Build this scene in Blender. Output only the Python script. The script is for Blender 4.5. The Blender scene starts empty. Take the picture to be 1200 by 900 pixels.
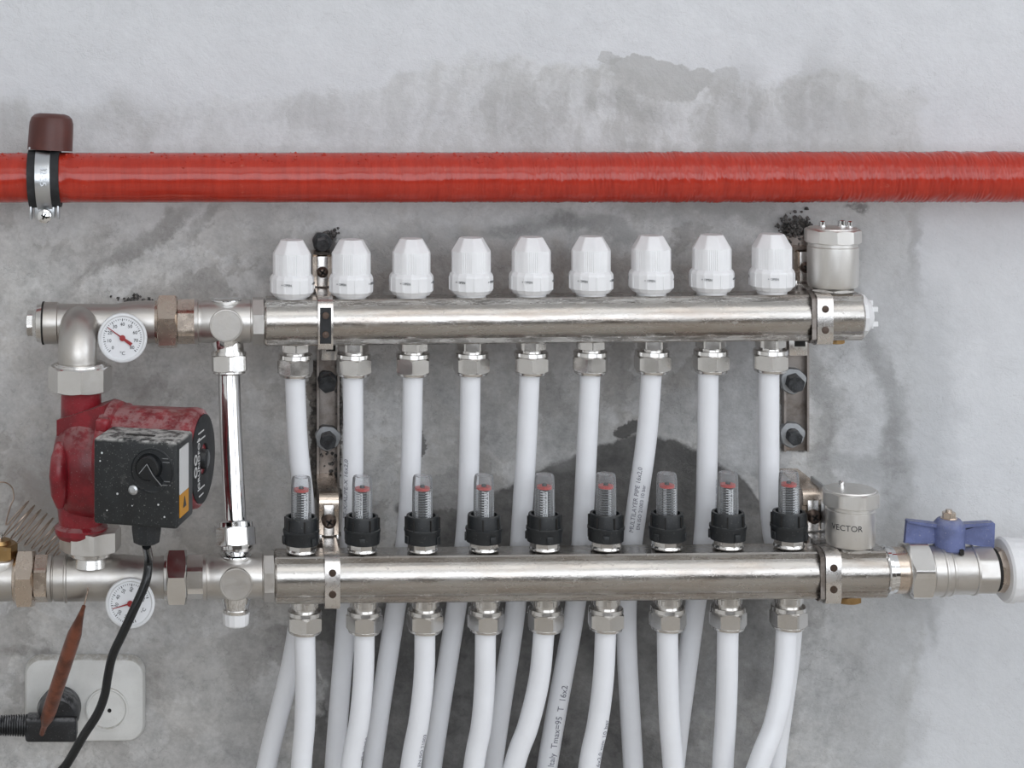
import bpy, bmesh, math, random
from mathutils import Vector, Matrix
from mathutils import noise as mnoise
PI = math.pi
R = random.Random(7)
scene = bpy.context.scene
COL = scene.collection

# ------------------------------------------------------------------ camera
F, CX, CY, D, CAMZ = 2150.0, 270.0, 30.0, 1.62, 1.30
cd = bpy.data.cameras.new('camera'); cam = bpy.data.objects.new('camera', cd); COL.objects.link(cam)
cam.location = (0, -D, CAMZ); cam.rotation_euler = (PI/2, 0, 0)
cd.sensor_width = 36; cd.lens = F/1200*36
cd.shift_x = (600-CX)/1200; cd.shift_y = -(450-CY)/1200
cd.clip_start = 0.02; cd.clip_end = 50
scene.camera = cam

# ------------------------------------------------------------------ world and light
w = bpy.data.worlds.new('world'); scene.world = w; w.use_nodes = True
w.node_tree.nodes['Background'].inputs[0].default_value = (0.75, 0.85, 1.0, 1)
w.node_tree.nodes['Background'].inputs[1].default_value = 1.0
def area(name, loc, rot, sx, sy, power, col):
    l = bpy.data.lights.new(name, 'AREA'); l.shape = 'RECTANGLE'; l.size = sx; l.size_y = sy
    l.energy = power; l.color = col
    o = bpy.data.objects.new(name, l); COL.objects.link(o); o.location = loc; o.rotation_euler = rot
    return o
# daylight entering by the window in the wall behind the photographer, and by one in the right-hand wall
area('window_daylight', (0.4, -3.32, 1.75), (PI/2, 0, 0), 3.2, 1.6, 33, (0.96, 0.98, 1.0))
area('side_window_daylight', (2.32, -1.95, 1.75), (PI/2, 0, PI/2), 2.1, 1.6, 20, (0.96, 0.98, 1.0))
# wide soft overhead light, added to brighten the wall from above
area('added_overhead_light', (0.5, -1.9, 2.66), (0, 0, 0), 2.2, 1.3, 9, (1.0, 0.99, 0.97))
scene.view_settings.view_transform = 'Standard'
try: scene.view_settings.look = 'None'
except Exception: pass
scene.view_settings.exposure = 0.0
scene.view_settings.gamma = 1.0
scene.view_settings.use_curve_mapping = False

# ------------------------------------------------------------------ helpers
def sc(y): return (D + y)/F                      # metres per photo pixel at depth y (y<0 in front of the wall)
def U(px, py, y): s = sc(y); return Vector(((px-CX)*s, y, CAMZ-(py-CY)*s))

def frame(A, B, up=(0, 0, 1)):
    z = (Vector(B)-Vector(A)).normalized(); u = Vector(up)
    if abs(z.dot(u)) > .95: u = Vector((0, 1, 0))
    x = u.cross(z).normalized(); yv = z.cross(x)
    M = Matrix((x, yv, z)).transposed().to_4x4(); M.translation = Vector(A)
    return M
def T(x=0, y=0, z=0): return Matrix.Translation((x, y, z))
def RX(a): return Matrix.Rotation(a, 4, 'X')
def RY(a): return Matrix.Rotation(a, 4, 'Y')
def RZ(a): return Matrix.Rotation(a, 4, 'Z')
I4 = Matrix.Identity(4)
FACE = RX(PI/2)                                   # local xy plane turned to face the viewer (-y)

def rings(bm, rs, M, cap0=True, cap1=True, closed=False):
    vs = [[bm.verts.new(M @ Vector(p)) for p in r] for r in rs]
    n = len(vs[0]); m = len(vs)
    for i in range(m if closed else m-1):
        a, b = vs[i], vs[(i+1) % m]
        for j in range(n):
            try: bm.faces.new((a[j], a[(j+1) % n], b[(j+1) % n], b[j]))
            except ValueError: pass
    if not closed:
        if cap0: bm.faces.new(vs[0][::-1])
        if cap1: bm.faces.new(vs[-1])
def lathe(bm, prof, M=I4, n=40, cap0=True, cap1=True, fn=None):
    rs = []
    for z, r in prof:
        rs.append([((r*(fn(2*PI*j/n, z) if fn else 1))*math.cos(2*PI*j/n), (r*(fn(2*PI*j/n, z) if fn else 1))*math.sin(2*PI*j/n), z) for j in range(n)])
    rings(bm, rs, M, cap0, cap1)
def hexnut(bm, z0, z1, a, M=I4, sides=6, rot=0, ch=.6, r_in=None, c0=True, c1=True):
    """hex nut along local z with the curved chamfer; a = apothem"""
    n = sides*8; R0 = a/math.cos(PI/sides)
    def rad(p):
        q = (p-rot) % (2*PI/sides) - PI/sides
        return a/math.cos(q)
    ring = lambda z, f: [(f(p)*math.cos(p), f(p)*math.sin(p), z) for p in [2*PI*j/n for j in range(n)]]
    def cr(z, s):
        out = []
        for j in range(n):
            p = 2*PI*j/n; r = rad(p); out.append((r*math.cos(p), r*math.sin(p), z+s*ch*(r-a)*.9))
        return out
    rs = []
    rs.append([(x*.985, y*.985, z) for x, y, z in ring(z0, lambda p: a)] if c0 else ring(z0, rad))
    if c0: rs.append(cr(z0+a*.02, 1))
    if c1: rs.append(cr(z1-a*.02, -1))
    rs.append([(x*.985, y*.985, z) for x, y, z in ring(z1, lambda p: a)] if c1 else ring(z1, rad))
    rings(bm, rs, M)
def box(bm, c, s, M=I4, bev=0, seg=2):
    g = bmesh.ops.create_cube(bm, size=1.0)
    vs = g['verts']
    for v in vs: v.co = Vector((v.co.x*s[0], v.co.y*s[1], v.co.z*s[2])) + Vector(c)
    if bev:
        es = list({e for v in vs for e in v.link_edges})
        r = bmesh.ops.bevel(bm, geom=es, offset=bev, segments=seg, affect='EDGES', profile=.5)
        vs = list({v for f in r['faces'] for v in f.verts} | {v for v in vs if v.is_valid})
    for v in vs: v.co = M @ v.co
def prism(bm, pts, h0, h1, M=I4):
    """polygon pts in local xy pulled from z=h0 to h1"""
    rings(bm, [[(x, y, h0) for x, y in pts], [(x, y, h1) for x, y in pts]], M)
def spline(pts, k=10):
    P = [Vector(p) for p in pts]; P = [P[0]*2-P[1]] + P + [P[-1]*2-P[-2]]; out = []
    for i in range(1, len(P)-2):
        for j in range(k):
            t = j/k; a, b, c, d = P[i-1], P[i], P[i+1], P[i+2]
            out.append(.5*((2*b)+(c-a)*t+(2*a-5*b+4*c-d)*t*t+(3*b-a-3*c+d)*t*t*t))
    out.append(P[-2]); return out
def frames(path):
    ts = [(path[min(i+1, len(path)-1)]-path[max(i-1, 0)]).normalized() for i in range(len(path))]
    n = Vector((0, -1, 0)); n = (n-ts[0]*n.dot(ts[0])).normalized() if abs(ts[0].y) < .95 else Vector((0, 0, 1)); out = []
    for p, t in zip(path, ts):
        n = (n-t*n.dot(t)).normalized(); out.append((p, t, n, t.cross(n)))
    return out
def tube(bm, path, r, n=14, M=I4):
    fr = frames(path); rs = []
    for i, (p, t, a, b) in enumerate(fr):
        rr = r(i/(len(fr)-1)) if callable(r) else r
        rs.append([p+(a*math.cos(2*PI*j/n)+b*math.sin(2*PI*j/n))*rr for j in range(n)])
    rings(bm, rs, M)
def strip(bm, pts, th, x0, x1, M=I4):
    """flat bar bent along pts (y,z) in the yz plane, thickness th, from x0 to x1"""
    P = [Vector(p) for p in pts]; n = len(P); off = []
    for i in range(n):
        d0 = (P[i]-P[i-1]).normalized() if i else (P[1]-P[0]).normalized()
        d1 = (P[i+1]-P[i]).normalized() if i < n-1 else d0
        nn = (Vector((-d0.y, d0.x))+Vector((-d1.y, d1.x))); nn.normalize()
        off.append(P[i]+nn*th)
    rs = []
    for p, q in zip(P, off):
        rs.append([(x0, p.x, p.y), (x1, p.x, p.y), (x1, q.x, q.y), (x0, q.x, q.y)])
    rings(bm, rs, M)

def setp(o, label=None, cat=None, group=None, kind=None):
    if label: o['label'] = label
    if cat: o['category'] = cat
    if group: o['group'] = group
    if kind: o['kind'] = kind
    return o
def thing(name, label, cat, loc=(0, 0, 0), group=None, rot=None):
    o = bpy.data.objects.new(name, None); COL.objects.link(o); o.location = loc
    if rot: o.rotation_euler = rot
    o.empty_display_size = .01
    return setp(o, label, cat, group)
def worldloc(o):
    v = Vector((0, 0, 0))
    while o is not None: v += Vector(o.location); o = o.parent
    return v
def obj(name, bm, mat, parent=None, world=False, angle=30, smooth=True, label=None, kind=None, loc=None):
    if world and parent is not None:
        L = worldloc(parent)
        for v in bm.verts: v.co -= L
    if world and parent is None and loc is not None:
        for v in bm.verts: v.co -= Vector(loc)
    bmesh.ops.recalc_face_normals(bm, faces=bm.faces[:])
    me = bpy.data.meshes.new(name); bm.to_mesh(me); bm.free()
    if smooth:
        me.polygons.foreach_set('use_smooth', [True]*len(me.polygons)); me.set_sharp_from_angle(angle=math.radians(angle))
    me.materials.append(mat)
    o = bpy.data.objects.new(name, me); COL.objects.link(o)
    if parent is not None: o.parent = parent
    elif loc is not None: o.location = loc
    if label: o['label'] = label
    if kind: o['kind'] = kind
    return o
def copy_tree(o, parent=None):
    c = o.copy(); COL.objects.link(c); c.parent = parent
    for ch in [k for k in o.children]: copy_tree(ch, c)
    return c
def text_bm(s, size, ext=.00008, align='CENTER'):
    c = bpy.data.curves.new('t', 'FONT'); c.body = s; c.size = size; c.extrude = ext; c.align_x = align; c.align_y = 'CENTER'; c.resolution_u = 3
    o = bpy.data.objects.new('t', c); COL.objects.link(o)
    dg = bpy.context.evaluated_depsgraph_get(); me = o.evaluated_get(dg).to_mesh()
    bm = bmesh.new(); bm.from_mesh(me); o.evaluated_get(dg).to_mesh_clear()
    bpy.data.objects.remove(o); bpy.data.curves.remove(c); return bm
def text_into(bm, s, size, M, ext=.00008, align='CENTER', fn=None):
    t = text_bm(s, size, ext, align)
    vm = {v: bm.verts.new(fn(v.co) if fn else M @ v.co) for v in t.verts}
    for f in t.faces:
        try: bm.faces.new([vm[v] for v in f.verts])
        except ValueError: pass
    t.free()
NB = bmesh.new

# ------------------------------------------------------------------ materials
class E:                                          # small expression layer over shader math nodes
    nt = None
    def __init__(s, sock): s.s = sock
    @staticmethod
    def m(op, a, b=None, c=None, clamp=False):
        n = E.nt.nodes.new('ShaderNodeMath'); n.operation = op; n.use_clamp = clamp
        for i, v in enumerate((a, b, c)):
            if v is None: continue
            if isinstance(v, E): E.nt.links.new(v.s, n.inputs[i])
            else: n.inputs[i].default_value = v
        return E(n.outputs[0])
    def __add__(s, o): return E.m('ADD', s, o)
    __radd__ = __add__
    def __sub__(s, o): return E.m('SUBTRACT', s, o)
    def __rsub__(s, o): return E.m('SUBTRACT', o, s)
    def __mul__(s, o): return E.m('MULTIPLY', s, o)
    __rmul__ = __mul__
    def __truediv__(s, o): return E.m('DIVIDE', s, o)
def ss(x, a, b):                                   # smoothstep
    n = E.nt.nodes.new('ShaderNodeMapRange'); n.interpolation_type = 'SMOOTHSTEP'
    E.nt.links.new(x.s, n.inputs[0]); n.inputs[1].default_value = a; n.inputs[2].default_value = b
    return E(n.outputs[0])
def xyz(x, y, z):
    n = E.nt.nodes.new('ShaderNodeCombineXYZ')
    for i, v in enumerate((x, y, z)):
        if isinstance(v, E): E.nt.links.new(v.s, n.inputs[i])
        else: n.inputs[i].default_value = v
    return E(n.outputs[0])
def noi(vec, scale, detail=4, rough=.55, dist=0):
    n = E.nt.nodes.new('ShaderNodeTexNoise'); E.nt.links.new(vec.s, n.inputs['Vector'])
    n.inputs['Scale'].default_value = scale; n.inputs['Detail'].default_value = detail
    n.inputs['Roughness'].default_value = rough; n.inputs['Distortion'].default_value = dist
    return E(n.outputs[0])
def mixc(f, a, b):
    n = E.nt.nodes.new('ShaderNodeMix'); n.data_type = 'RGBA'
    if isinstance(f, E): E.nt.links.new(f.s, n.inputs[0])
    else: n.inputs[0].default_value = f
    for i, v in ((6, a), (7, b)):
        if isinstance(v, E): E.nt.links.new(v.s, n.inputs[i])
        else: n.inputs[i].default_value = (*v, 1)
    return E(n.outputs[2])
def newmat(name):
    m = bpy.data.materials.new(name); m.use_nodes = True; E.nt = m.node_tree
    return m, m.node_tree.nodes['Principled BSDF']
def link(e, inp): E.nt.links.new(e.s, inp)
def objco():
    n = E.nt.nodes.new('ShaderNodeTexCoord'); return E(n.outputs['Object'])
def geomz():
    g = E.nt.nodes.new('ShaderNodeNewGeometry'); s = E.nt.nodes.new('ShaderNodeSeparateXYZ')
    E.nt.links.new(g.outputs['Normal'], s.inputs[0]); return E(s.outputs[2])
def worldpos():
    g = E.nt.nodes.new('ShaderNodeNewGeometry'); return E(g.outputs['Position'])
def bump(b, h, strength, dist=.001):
    n = E.nt.nodes.new('ShaderNodeBump'); n.inputs['Strength'].default_value = strength; n.inputs['Distance'].default_value = dist
    link(h, n.inputs['Height']); E.nt.links.new(n.outputs[0], b.inputs['Normal'])
def simple(name, col, rough=.5, metal=0, spec=.5, var=.0, vs=60, bumpy=0, bs=400, dust=0, dustcol=(.5, .49, .47)):
    m, b = newmat(name); p = worldpos()
    b.inputs['Roughness'].default_value = rough; b.inputs['Metallic'].default_value = metal
    b.inputs['Specular IOR Level'].default_value = spec
    c = None
    if var or dust:
        n = noi(p, vs, 4, .6)
        c = mixc(ss(n, .35, .65), tuple(x*(1-var) for x in col), tuple(min(1, x*(1+var)) for x in col))
        if dust:
            up = ss(geomz(), .15, .9); n2 = noi(p, 130, 5, .7); sp = ss(noi(p, 900, 2, .5), .66, .72)
            f = E.m('MAXIMUM', up*ss(n2, .38, .6)*dust, sp*.35)
            f = E.m('MAXIMUM', f, ss(noi(p, 55, 6, .7), .6, .75)*.25*dust)
            c = mixc(f, c, dustcol)
            link(E.m('ADD', f*.4, rough, clamp=True), b.inputs['Roughness'])
            link(E.m('SUBTRACT', metal, f*metal), b.inputs['Metallic'])
        link(c, b.inputs['Base Color'])
    else: b.inputs['Base Color'].default_value = (*col, 1)
    if bumpy: bump(b, noi(p, bs, 3, .6), bumpy, .0006)
    return m
def metal(name, col, rough, tarn=(.42, .33, .27), tf=.4, stretch=(1, 1, 1), grime=.3, bumpy=.15, rv=.12):
    m, b = newmat(name); p = worldpos()
    mp = E.nt.nodes.new('ShaderNodeMapping'); E.nt.links.new(p.s, mp.inputs[0]); mp.inputs['Scale'].default_value = stretch
    q = E(mp.outputs[0])
    n1 = noi(q, 40, 5, .65); n2 = noi(p, 260, 5, .7); n3 = noi(q, 120, 4, .6)
    c = mixc(ss(n1, .42, .72)*tf, col, tarn)
    gr = ss(n2, .58, .72)*grime
    c = mixc(gr, c, (.42, .40, .38)); link(c, b.inputs['Base Color'])
    link(E.m('SUBTRACT', 1.0, gr*.9), b.inputs['Metallic'])
    link(E.m('ADD', ss(n3, .3, .75)*rv+gr*.3, rough), b.inputs['Roughness'])
    bump(b, noi(p, 500, 3, .6)+n3*1.5, bumpy, .0003)
    return m
M_BAR = metal('nickel_bar', (.49, .47, .445), .19, (.38, .315, .265), .65, (.25, 1, 1.6), .5, .3, .16)
M_NUT = metal('nickel_nut', (.74, .725, .705), .19, (.6, .57, .52), .2, grime=.05, bumpy=.03, rv=.08)
M_CHROME = metal('chrome', (.78, .78, .78), .05, (.7, .7, .7), .1, grime=.03, bumpy=.03, rv=.04)
M_SATIN = metal('satin_nickel', (.63, .61, .585), .32, (.5, .45, .4), .3, grime=.2)
M_CAST = metal('cast_nickel', (.55, .53, .505), .36, (.5, .45, .38), .35, grime=.15, bumpy=.25)
M_BRUSH = metal('brushed_nickel', (.76, .745, .72), .36, (.6, .56, .5), .3, (1, 1, .3), .15)
M_STRAP = metal('plated_steel', (.70, .68, .66), .22, (.55, .45, .38), .35, grime=.25)
M_WARM = metal('warm_nickel', (.64, .55, .47), .2, (.55, .44, .35), .4, grime=.15, bumpy=.08)
M_BRASS = metal('aged_brass', (.42, .27, .12), .3, (.2, .12, .06), .6, grime=.2)
M_RUST = metal('rusty_rail', (.34, .31, .29), .42, (.13, .10, .08), .8, grime=.6, bumpy=.5)
M_ZINC = metal('zinc', (.62, .64, .66), .28, (.5, .5, .5), .2, grime=.15)
M_SCREW = metal('dark_screw', (.13, .10, .085), .3, (.12, .08, .06), .6, grime=.2)
M_WHITE = simple('white_plastic', (.80, .80, .81), .33, var=.03, vs=40)
M_CAP = simple('white_cap_plastic', (.83, .83, .84), .3, var=.02)
M_PIPE = simple('white_pex', (.82, .83, .86), .36, var=.02, vs=25)
M_SPIPE = simple('greyer_white_pex', (.60, .60, .585), .45, var=.12, vs=30)  # greyer, duller version of the white pex, not assigned to any pipe
M_PRINT = simple('grey_print', (.22, .22, .26), .6)
M_BLACK = simple('black_plastic', (.012, .014, .016), .45, var=.2, dust=.35, dustcol=(.25, .25, .24))
M_BLACKCLEAN = simple('black_cable', (.008, .009, .01), .25)
M_RUBBER = simple('black_rubber', (.018, .019, .021), .7, var=.3, bumpy=.3)
M_BOX = simple('black_box_plastic', (.012, .014, .015), .5, var=.25, vs=40, bumpy=.25, bs=900, dust=.95, dustcol=(.46, .45, .43))
M_PUMP = simple('red_pump_paint', (.20, .010, .017), .34, var=.25, vs=50, bumpy=.35, bs=350, dust=.42, dustcol=(.42, .33, .32))
M_DIAL = simple('dial_white', (.74, .75, .77), .4)
M_DIALRIM = simple('dial_rim', (.70, .71, .72), .35, var=.05)
M_INK = simple('ink', (.03, .03, .035), .5)
M_RED = simple('needle_red', (.30, .015, .018), .45)
M_REDBR = simple('indicator_red', (.55, .03, .02), .4)
M_BLUE = simple('blue_handle', (.115, .14, .29), .5, var=.15, vs=80, dust=.3)
M_BROWN = simple('brown_plastic', (.085, .022, .016), .42, var=.1)
M_COPPER = simple('brown_rod', (.15, .048, .026), .32, var=.35, vs=90, bumpy=.3)
M_SOCK = simple('socket_white', (.70, .70, .68), .42, var=.06, vs=30, dust=.6, dustcol=(.36, .32, .26))
M_DARK = simple('hole_dark', (.012, .011, .010), .8)
M_PLUG = simple('dusty_plug', (.016, .017, .019), .42, var=.3, bumpy=.3, dust=.7, dustcol=(.28, .28, .29))
M_ORANGE = simple('label_orange', (.55, .25, .02), .5)
M_LABEL = simple('label_white', (.62, .62, .62), .5)
M_DARKNUT = simple('rubber_anchor', (.035, .037, .04), .6, var=.5, vs=150, bumpy=.6, dust=.5, dustcol=(.3, .3, .3))
M_WASHER = metal('washer_grey', (.36, .37, .38), .5, (.2, .2, .2), .5, grime=.6, bumpy=.5)
M_WIRE = metal('capillary_wire', (.45, .36, .30), .35, (.3, .22, .17), .5, grime=.1)
M_MORTAR = simple('crumbly_mortar', (.10, .095, .09), .9, var=.6, vs=300, bumpy=1, bs=500)

def mat_clear():
    m = bpy.data.materials.new('clear_sight_glass'); m.use_nodes = True; nt = m.node_tree; nt.nodes.clear(); E.nt = nt
    o = nt.nodes.new('ShaderNodeOutputMaterial'); t = nt.nodes.new('ShaderNodeBsdfTransparent'); t.inputs[0].default_value = (.93, .94, .95, 1)
    g = nt.nodes.new('ShaderNodeBsdfGlossy'); g.inputs['Roughness'].default_value = .15; fz = nt.nodes.new('ShaderNodeFresnel'); fz.inputs[0].default_value = 1.3
    d = nt.nodes.new('ShaderNodeBsdfDiffuse'); d.inputs[0].default_value = (.8, .82, .84, 1)
    lw = nt.nodes.new('ShaderNodeLayerWeight'); lw.inputs[0].default_value = .45
    a = nt.nodes.new('ShaderNodeMixShader'); b = nt.nodes.new('ShaderNodeMixShader')
    nt.links.new((E(lw.outputs[1])*.35+.09).s, a.inputs[0]); nt.links.new(t.outputs[0], a.inputs[1]); nt.links.new(d.outputs[0], a.inputs[2])
    nt.links.new(fz.outputs[0], b.inputs[0]); nt.links.new(a.outputs[0], b.inputs[1]); nt.links.new(g.outputs[0], b.inputs[2])
    nt.links.new(b.outputs[0], o.inputs[0]); return m
M_CLEAR = mat_clear()

def mat_redpipe():
    m, b = newmat('red_coating'); p = worldpos()
    mp = E.nt.nodes.new('ShaderNodeMapping'); E.nt.links.new(p.s, mp.inputs[0]); mp.inputs['Scale'].default_value = (3, .5, .5)
    q = E(mp.outputs[0])
    c = mixc(ss(noi(q, 60, 5, .7), .3, .7), (.36, .026, .014), (.46, .036, .018))
    c = mixc(ss(noi(p, 130, 5, .7), .62, .74)*.35, c, (.52, .17, .12))
    link(c, b.inputs['Base Color']); b.inputs['Roughness'].default_value = .17
    bump(b, noi(q, 260, 4, .7), .25, .0006); return m
M_REDPIPE = mat_redpipe()

def mat_wall():
    """rough cement plaster with a light painted field above and to the right; masks in wall centimetres"""
    m, b = newmat('trowelled_plaster')
    p = worldpos(); sp = E.nt.nodes.new('ShaderNodeSeparateXYZ'); E.nt.links.new(p.s, sp.inputs[0])
    k = F/D/1000
    u = E(sp.outputs[0])*k + CX/1000                 # wall coordinates, 1 unit = 0.75 m
    v = (CAMZ-E(sp.outputs[2]))*k + CY/1000
    uv = xyz(u, v, 0.0)
    nA = noi(uv, 7, 6, .62)-.5; nB = noi(xyz(u, v, 3.3), 22, 6, .68)-.5; nC = noi(xyz(u*1.0, v*1.0, 7.7), 55, 5, .72)-.5
    nF = noi(xyz(u, v, 17.7), 150, 4, .75)-.5
    nS = noi(xyz(u*2.2+v*.35+nA*.25, v*.5+nB*.05, 1.1), 20, 4, .6)-.5    # vertical trowel streaks
    nH = noi(xyz(u*.6+v*.5+nA*.3, v*1.7-u*.9+nA*.2, 2.2), 18, 6, .66)-.5   # slanted strokes
    du = u + nA*.10 + nB*.035 + nC*.012
    dv = v + noi(xyz(u, v, 9.1), 9, 6, .62)*.10-.05 + nB*.03 + nC*.010
    light = (.655, .665, .685); plaster = (.56, .56, .555); warm = (.475, .46, .435); dark = (.085, .083, .081); mid = (.27, .265, .26)
    c = mixc(ss(nA+nH*.5, -.25, .25), (.635, .645, .665), (.67, .68, .70))
    # height of the paint edge as a function of u (sum of two bells)
    def bell(x, c0, wd): t = (x-c0)/wd; return E.m('EXPONENT', t*t*-1.0)
    edge = .118 - bell(u, .62, .20)*.052 - bell(u, .98, .08)*.03
    mTop = ss(dv-edge, -.006, .010)
    mRight = ss(1.075-du, -.004, .012)
    # lower right field of paint
    mRight2 = ss(1.16-du-ss(v, .36, .80)*.06, -.006, .02)
    g = mTop*mRight
    def ell(cx, cy, rx, ry, soft=.25, a=0.0, U_=du, V_=dv):
        ca, sa = math.cos(math.radians(a)), math.sin(math.radians(a))
        x = (U_-cx); y = (V_-cy)
        xr = (x*ca+y*sa)/rx; yr = (y*ca-x*sa)/ry
        d = E.m('SQRT', xr*xr+yr*yr); return ss(1.0-d, -soft, soft)
    # pale plaster band under the paint, streaky
    band = mixc(ss(nS+nH*.6+nA*.5, -.16, .16), (.63, .635, .64), (.44, .44, .43))
    c = mixc(g*(bell(u, .80, .28)*.5+.42), c, band)
    # greyer, dirtier zone behind the pipework
    z = ss(v+nA*.10, .19, .30)*ss(1.02-du, -.02, .06)
    zc = mixc(ss(nH+nB*.5, -.2, .25), plaster, warm); zc = mixc(ss(.40-u+nA*.3, -.15, .2)*.5, zc, (.53, .51, .485))
    c = mixc(z*.85, c, zc)
    w1 = noi(xyz(u+nB*.06+nH*.05, v*1.25+nB*.05-u*.25, 12.3), 7.5, 5, .6)-.5
    w2 = noi(xyz(u*1.2+nB*.06, v+nA*.1+u*.3, 31.7), 11, 5, .6)-.5
    c = mixc(ss(w1+nC*.12, .03, .07)*z*.6, c, (.60, .60, .60))
    c = mixc(ss(w2+nC*.15, .05, .10)*z*.6, c, (.33, .315, .30))
    c = mixc(ss(w2*-1.0+nH*.3+nC*.2, .06, .12)*z*.4, c, (.62, .62, .62))
    # paler worked fields
    for (cx, cy, rx, ry, f, a, col) in [
        (.20, .06, .30, .06, .4, 0, light), (.93, .20, .10, .07, .35, 0, (.50, .51, .52)), (1.0, .36, .06, .07, .6, 35, (.48, .48, .485)),
        (1.04, .50, .075, .20, .7, 0, (.49, .50, .515)), (.60, .275, .12, .03, .4, -5, (.47, .47, .47)), (.86, .46, .05, .12, .7, 0, (.42, .425, .435)),
        (1.01, .22, .065, .14, .45, 0, (.50, .505, .50)), (.98, .72, .10, .14, .4, 0, (.36, .365, .37)), (1.0, .86, .09, .08, .5, 0, (.42, .425, .43)), (.12, .30, .07, .04, .35, -20, (.46, .45, .44)),
        (.23, .80, .10, .10, .35, 0, (.40, .39, .38)), (.03, .34, .05, .05, .4, 0, (.46, .46, .45)), (.22, .89, .09, .03, .4, 0, (.46, .46, .46))]:
        c = mixc(ell(cx, cy, rx, ry, .35, a)*f, c, col)
    # darker brown and grey patches, mainly behind the white caps and between the manifolds
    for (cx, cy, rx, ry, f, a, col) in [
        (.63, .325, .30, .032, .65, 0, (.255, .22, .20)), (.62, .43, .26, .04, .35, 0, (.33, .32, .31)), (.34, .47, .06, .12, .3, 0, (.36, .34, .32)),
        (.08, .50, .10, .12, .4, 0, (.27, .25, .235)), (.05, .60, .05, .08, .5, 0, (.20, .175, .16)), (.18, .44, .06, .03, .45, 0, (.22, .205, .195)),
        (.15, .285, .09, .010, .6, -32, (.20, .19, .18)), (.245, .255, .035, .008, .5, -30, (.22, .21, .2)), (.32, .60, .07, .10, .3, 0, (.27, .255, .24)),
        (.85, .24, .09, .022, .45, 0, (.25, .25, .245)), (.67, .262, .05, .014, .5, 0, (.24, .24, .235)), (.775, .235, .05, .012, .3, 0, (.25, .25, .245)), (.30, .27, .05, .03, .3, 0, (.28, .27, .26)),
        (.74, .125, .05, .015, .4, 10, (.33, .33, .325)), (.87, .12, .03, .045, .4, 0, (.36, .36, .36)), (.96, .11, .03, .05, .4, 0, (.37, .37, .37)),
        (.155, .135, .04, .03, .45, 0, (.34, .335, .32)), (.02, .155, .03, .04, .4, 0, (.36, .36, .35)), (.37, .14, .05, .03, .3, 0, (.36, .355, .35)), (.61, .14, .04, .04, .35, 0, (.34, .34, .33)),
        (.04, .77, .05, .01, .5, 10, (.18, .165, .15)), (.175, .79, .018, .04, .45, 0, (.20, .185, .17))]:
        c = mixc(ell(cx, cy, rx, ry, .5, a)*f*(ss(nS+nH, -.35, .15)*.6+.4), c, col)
    # right hand: scraped dark strips beside the rail
    for (cx, cy, rx, ry, f, a) in [(.958, .49, .014, .095, .65, 0), (1.032, .43, .012, .10, .55, -8), (1.05, .56, .018, .07, .6, -4), (1.070, .30, .008, .05, .35, 0),
                                   (1.00, .30, .012, .04, .35, 0), (1.0, .545, .05, .012, .4, 5), (1.095, .74, .012, .035, .4, -20), (1.085, .685, .05, .03, .3, 0), (.96, .66, .04, .03, .35, 0)]:
        c = mixc(ell(cx, cy, rx, ry, .6, a)*f*(ss(nC+nB+nH*.5, -.3, .15)*.7+.3), c, (.20, .20, .198))
    # dark raw cement, sharp edged, between and below the white pipes
    top = .585 - bell(u, .74, .12)*.075 + ss(u, .86, .93)*.05
    dm = ss(dv*.6+v*.4-top, -.003, .004)*ss(.925-du, -.004, .01)*ss(du-.478, -.003, .006)
    fade = ss(u*.8+v*.35-(.80*.8+.88*.35)+nA*.25, -.08, .10)
    dm = dm*(1.0-fade*.65)
    dcol = mixc(ss(nB+nA, -.2, .25), dark, (.15, .147, .142))
    dcol = mixc(ss(v, .72, .92)*ss(nA+nH, -.2, .2)*.35, dcol, (.28, .275, .27))
    c = mixc(dm*.93, c, dcol)
    dm2 = ss(dv-.70, -.01, .01)*ss(du-.372, -.004, .006)*ss(.50-du, -.01, .02)
    c = mixc(dm2*.9, c, dcol)
    for (cx, cy, rx, ry, col, f, s_, a) in [(.775, .088, .060, .024, (.45, .45, .445), .85, .06, 12), (.72, .068, .012, .012, (.42, .42, .415), .6, .1, 0), (.845, .10, .02, .02, (.44, .44, .435), .6, .12, 30), (.345, .755, .035, .030, (.36, .35, .34), .9, .08, 20), (.385, .80, .012, .05, (.34, .335, .33), .7, .15, -10), (.735, .50, .016, .011, dark, .9, .15, 10), (.496, .525, .007, .018, dark, .9, .15, 0),
                             (.815, .505, .010, .006, dark, .7, .2, 0), (.535, .578, .05, .024, (.33, .325, .32), .8, .1, 5), (.70, .62, .05, .01, (.19, .185, .18), .5, .5, 0),
                             (.55, .505, .06, .05, (.36, .355, .35), .45, .3, -40), (.66, .50, .03, .05, (.36, .36, .355), .5, .3, 0), (.79, .49, .04, .035, (.43, .43, .43), .7, .15, 10),
                             (.895, .53, .022, .035, (.42, .425, .43), .85, .1, 35), (.83, .80, .03, .05, (.30, .30, .30), .5, .3, 0), (.30, .86, .05, .05, (.36, .355, .35), .5, .3, 0)]:
        c = mixc(ell(cx, cy, rx, ry, s_, a)*f, c, col)
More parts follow.
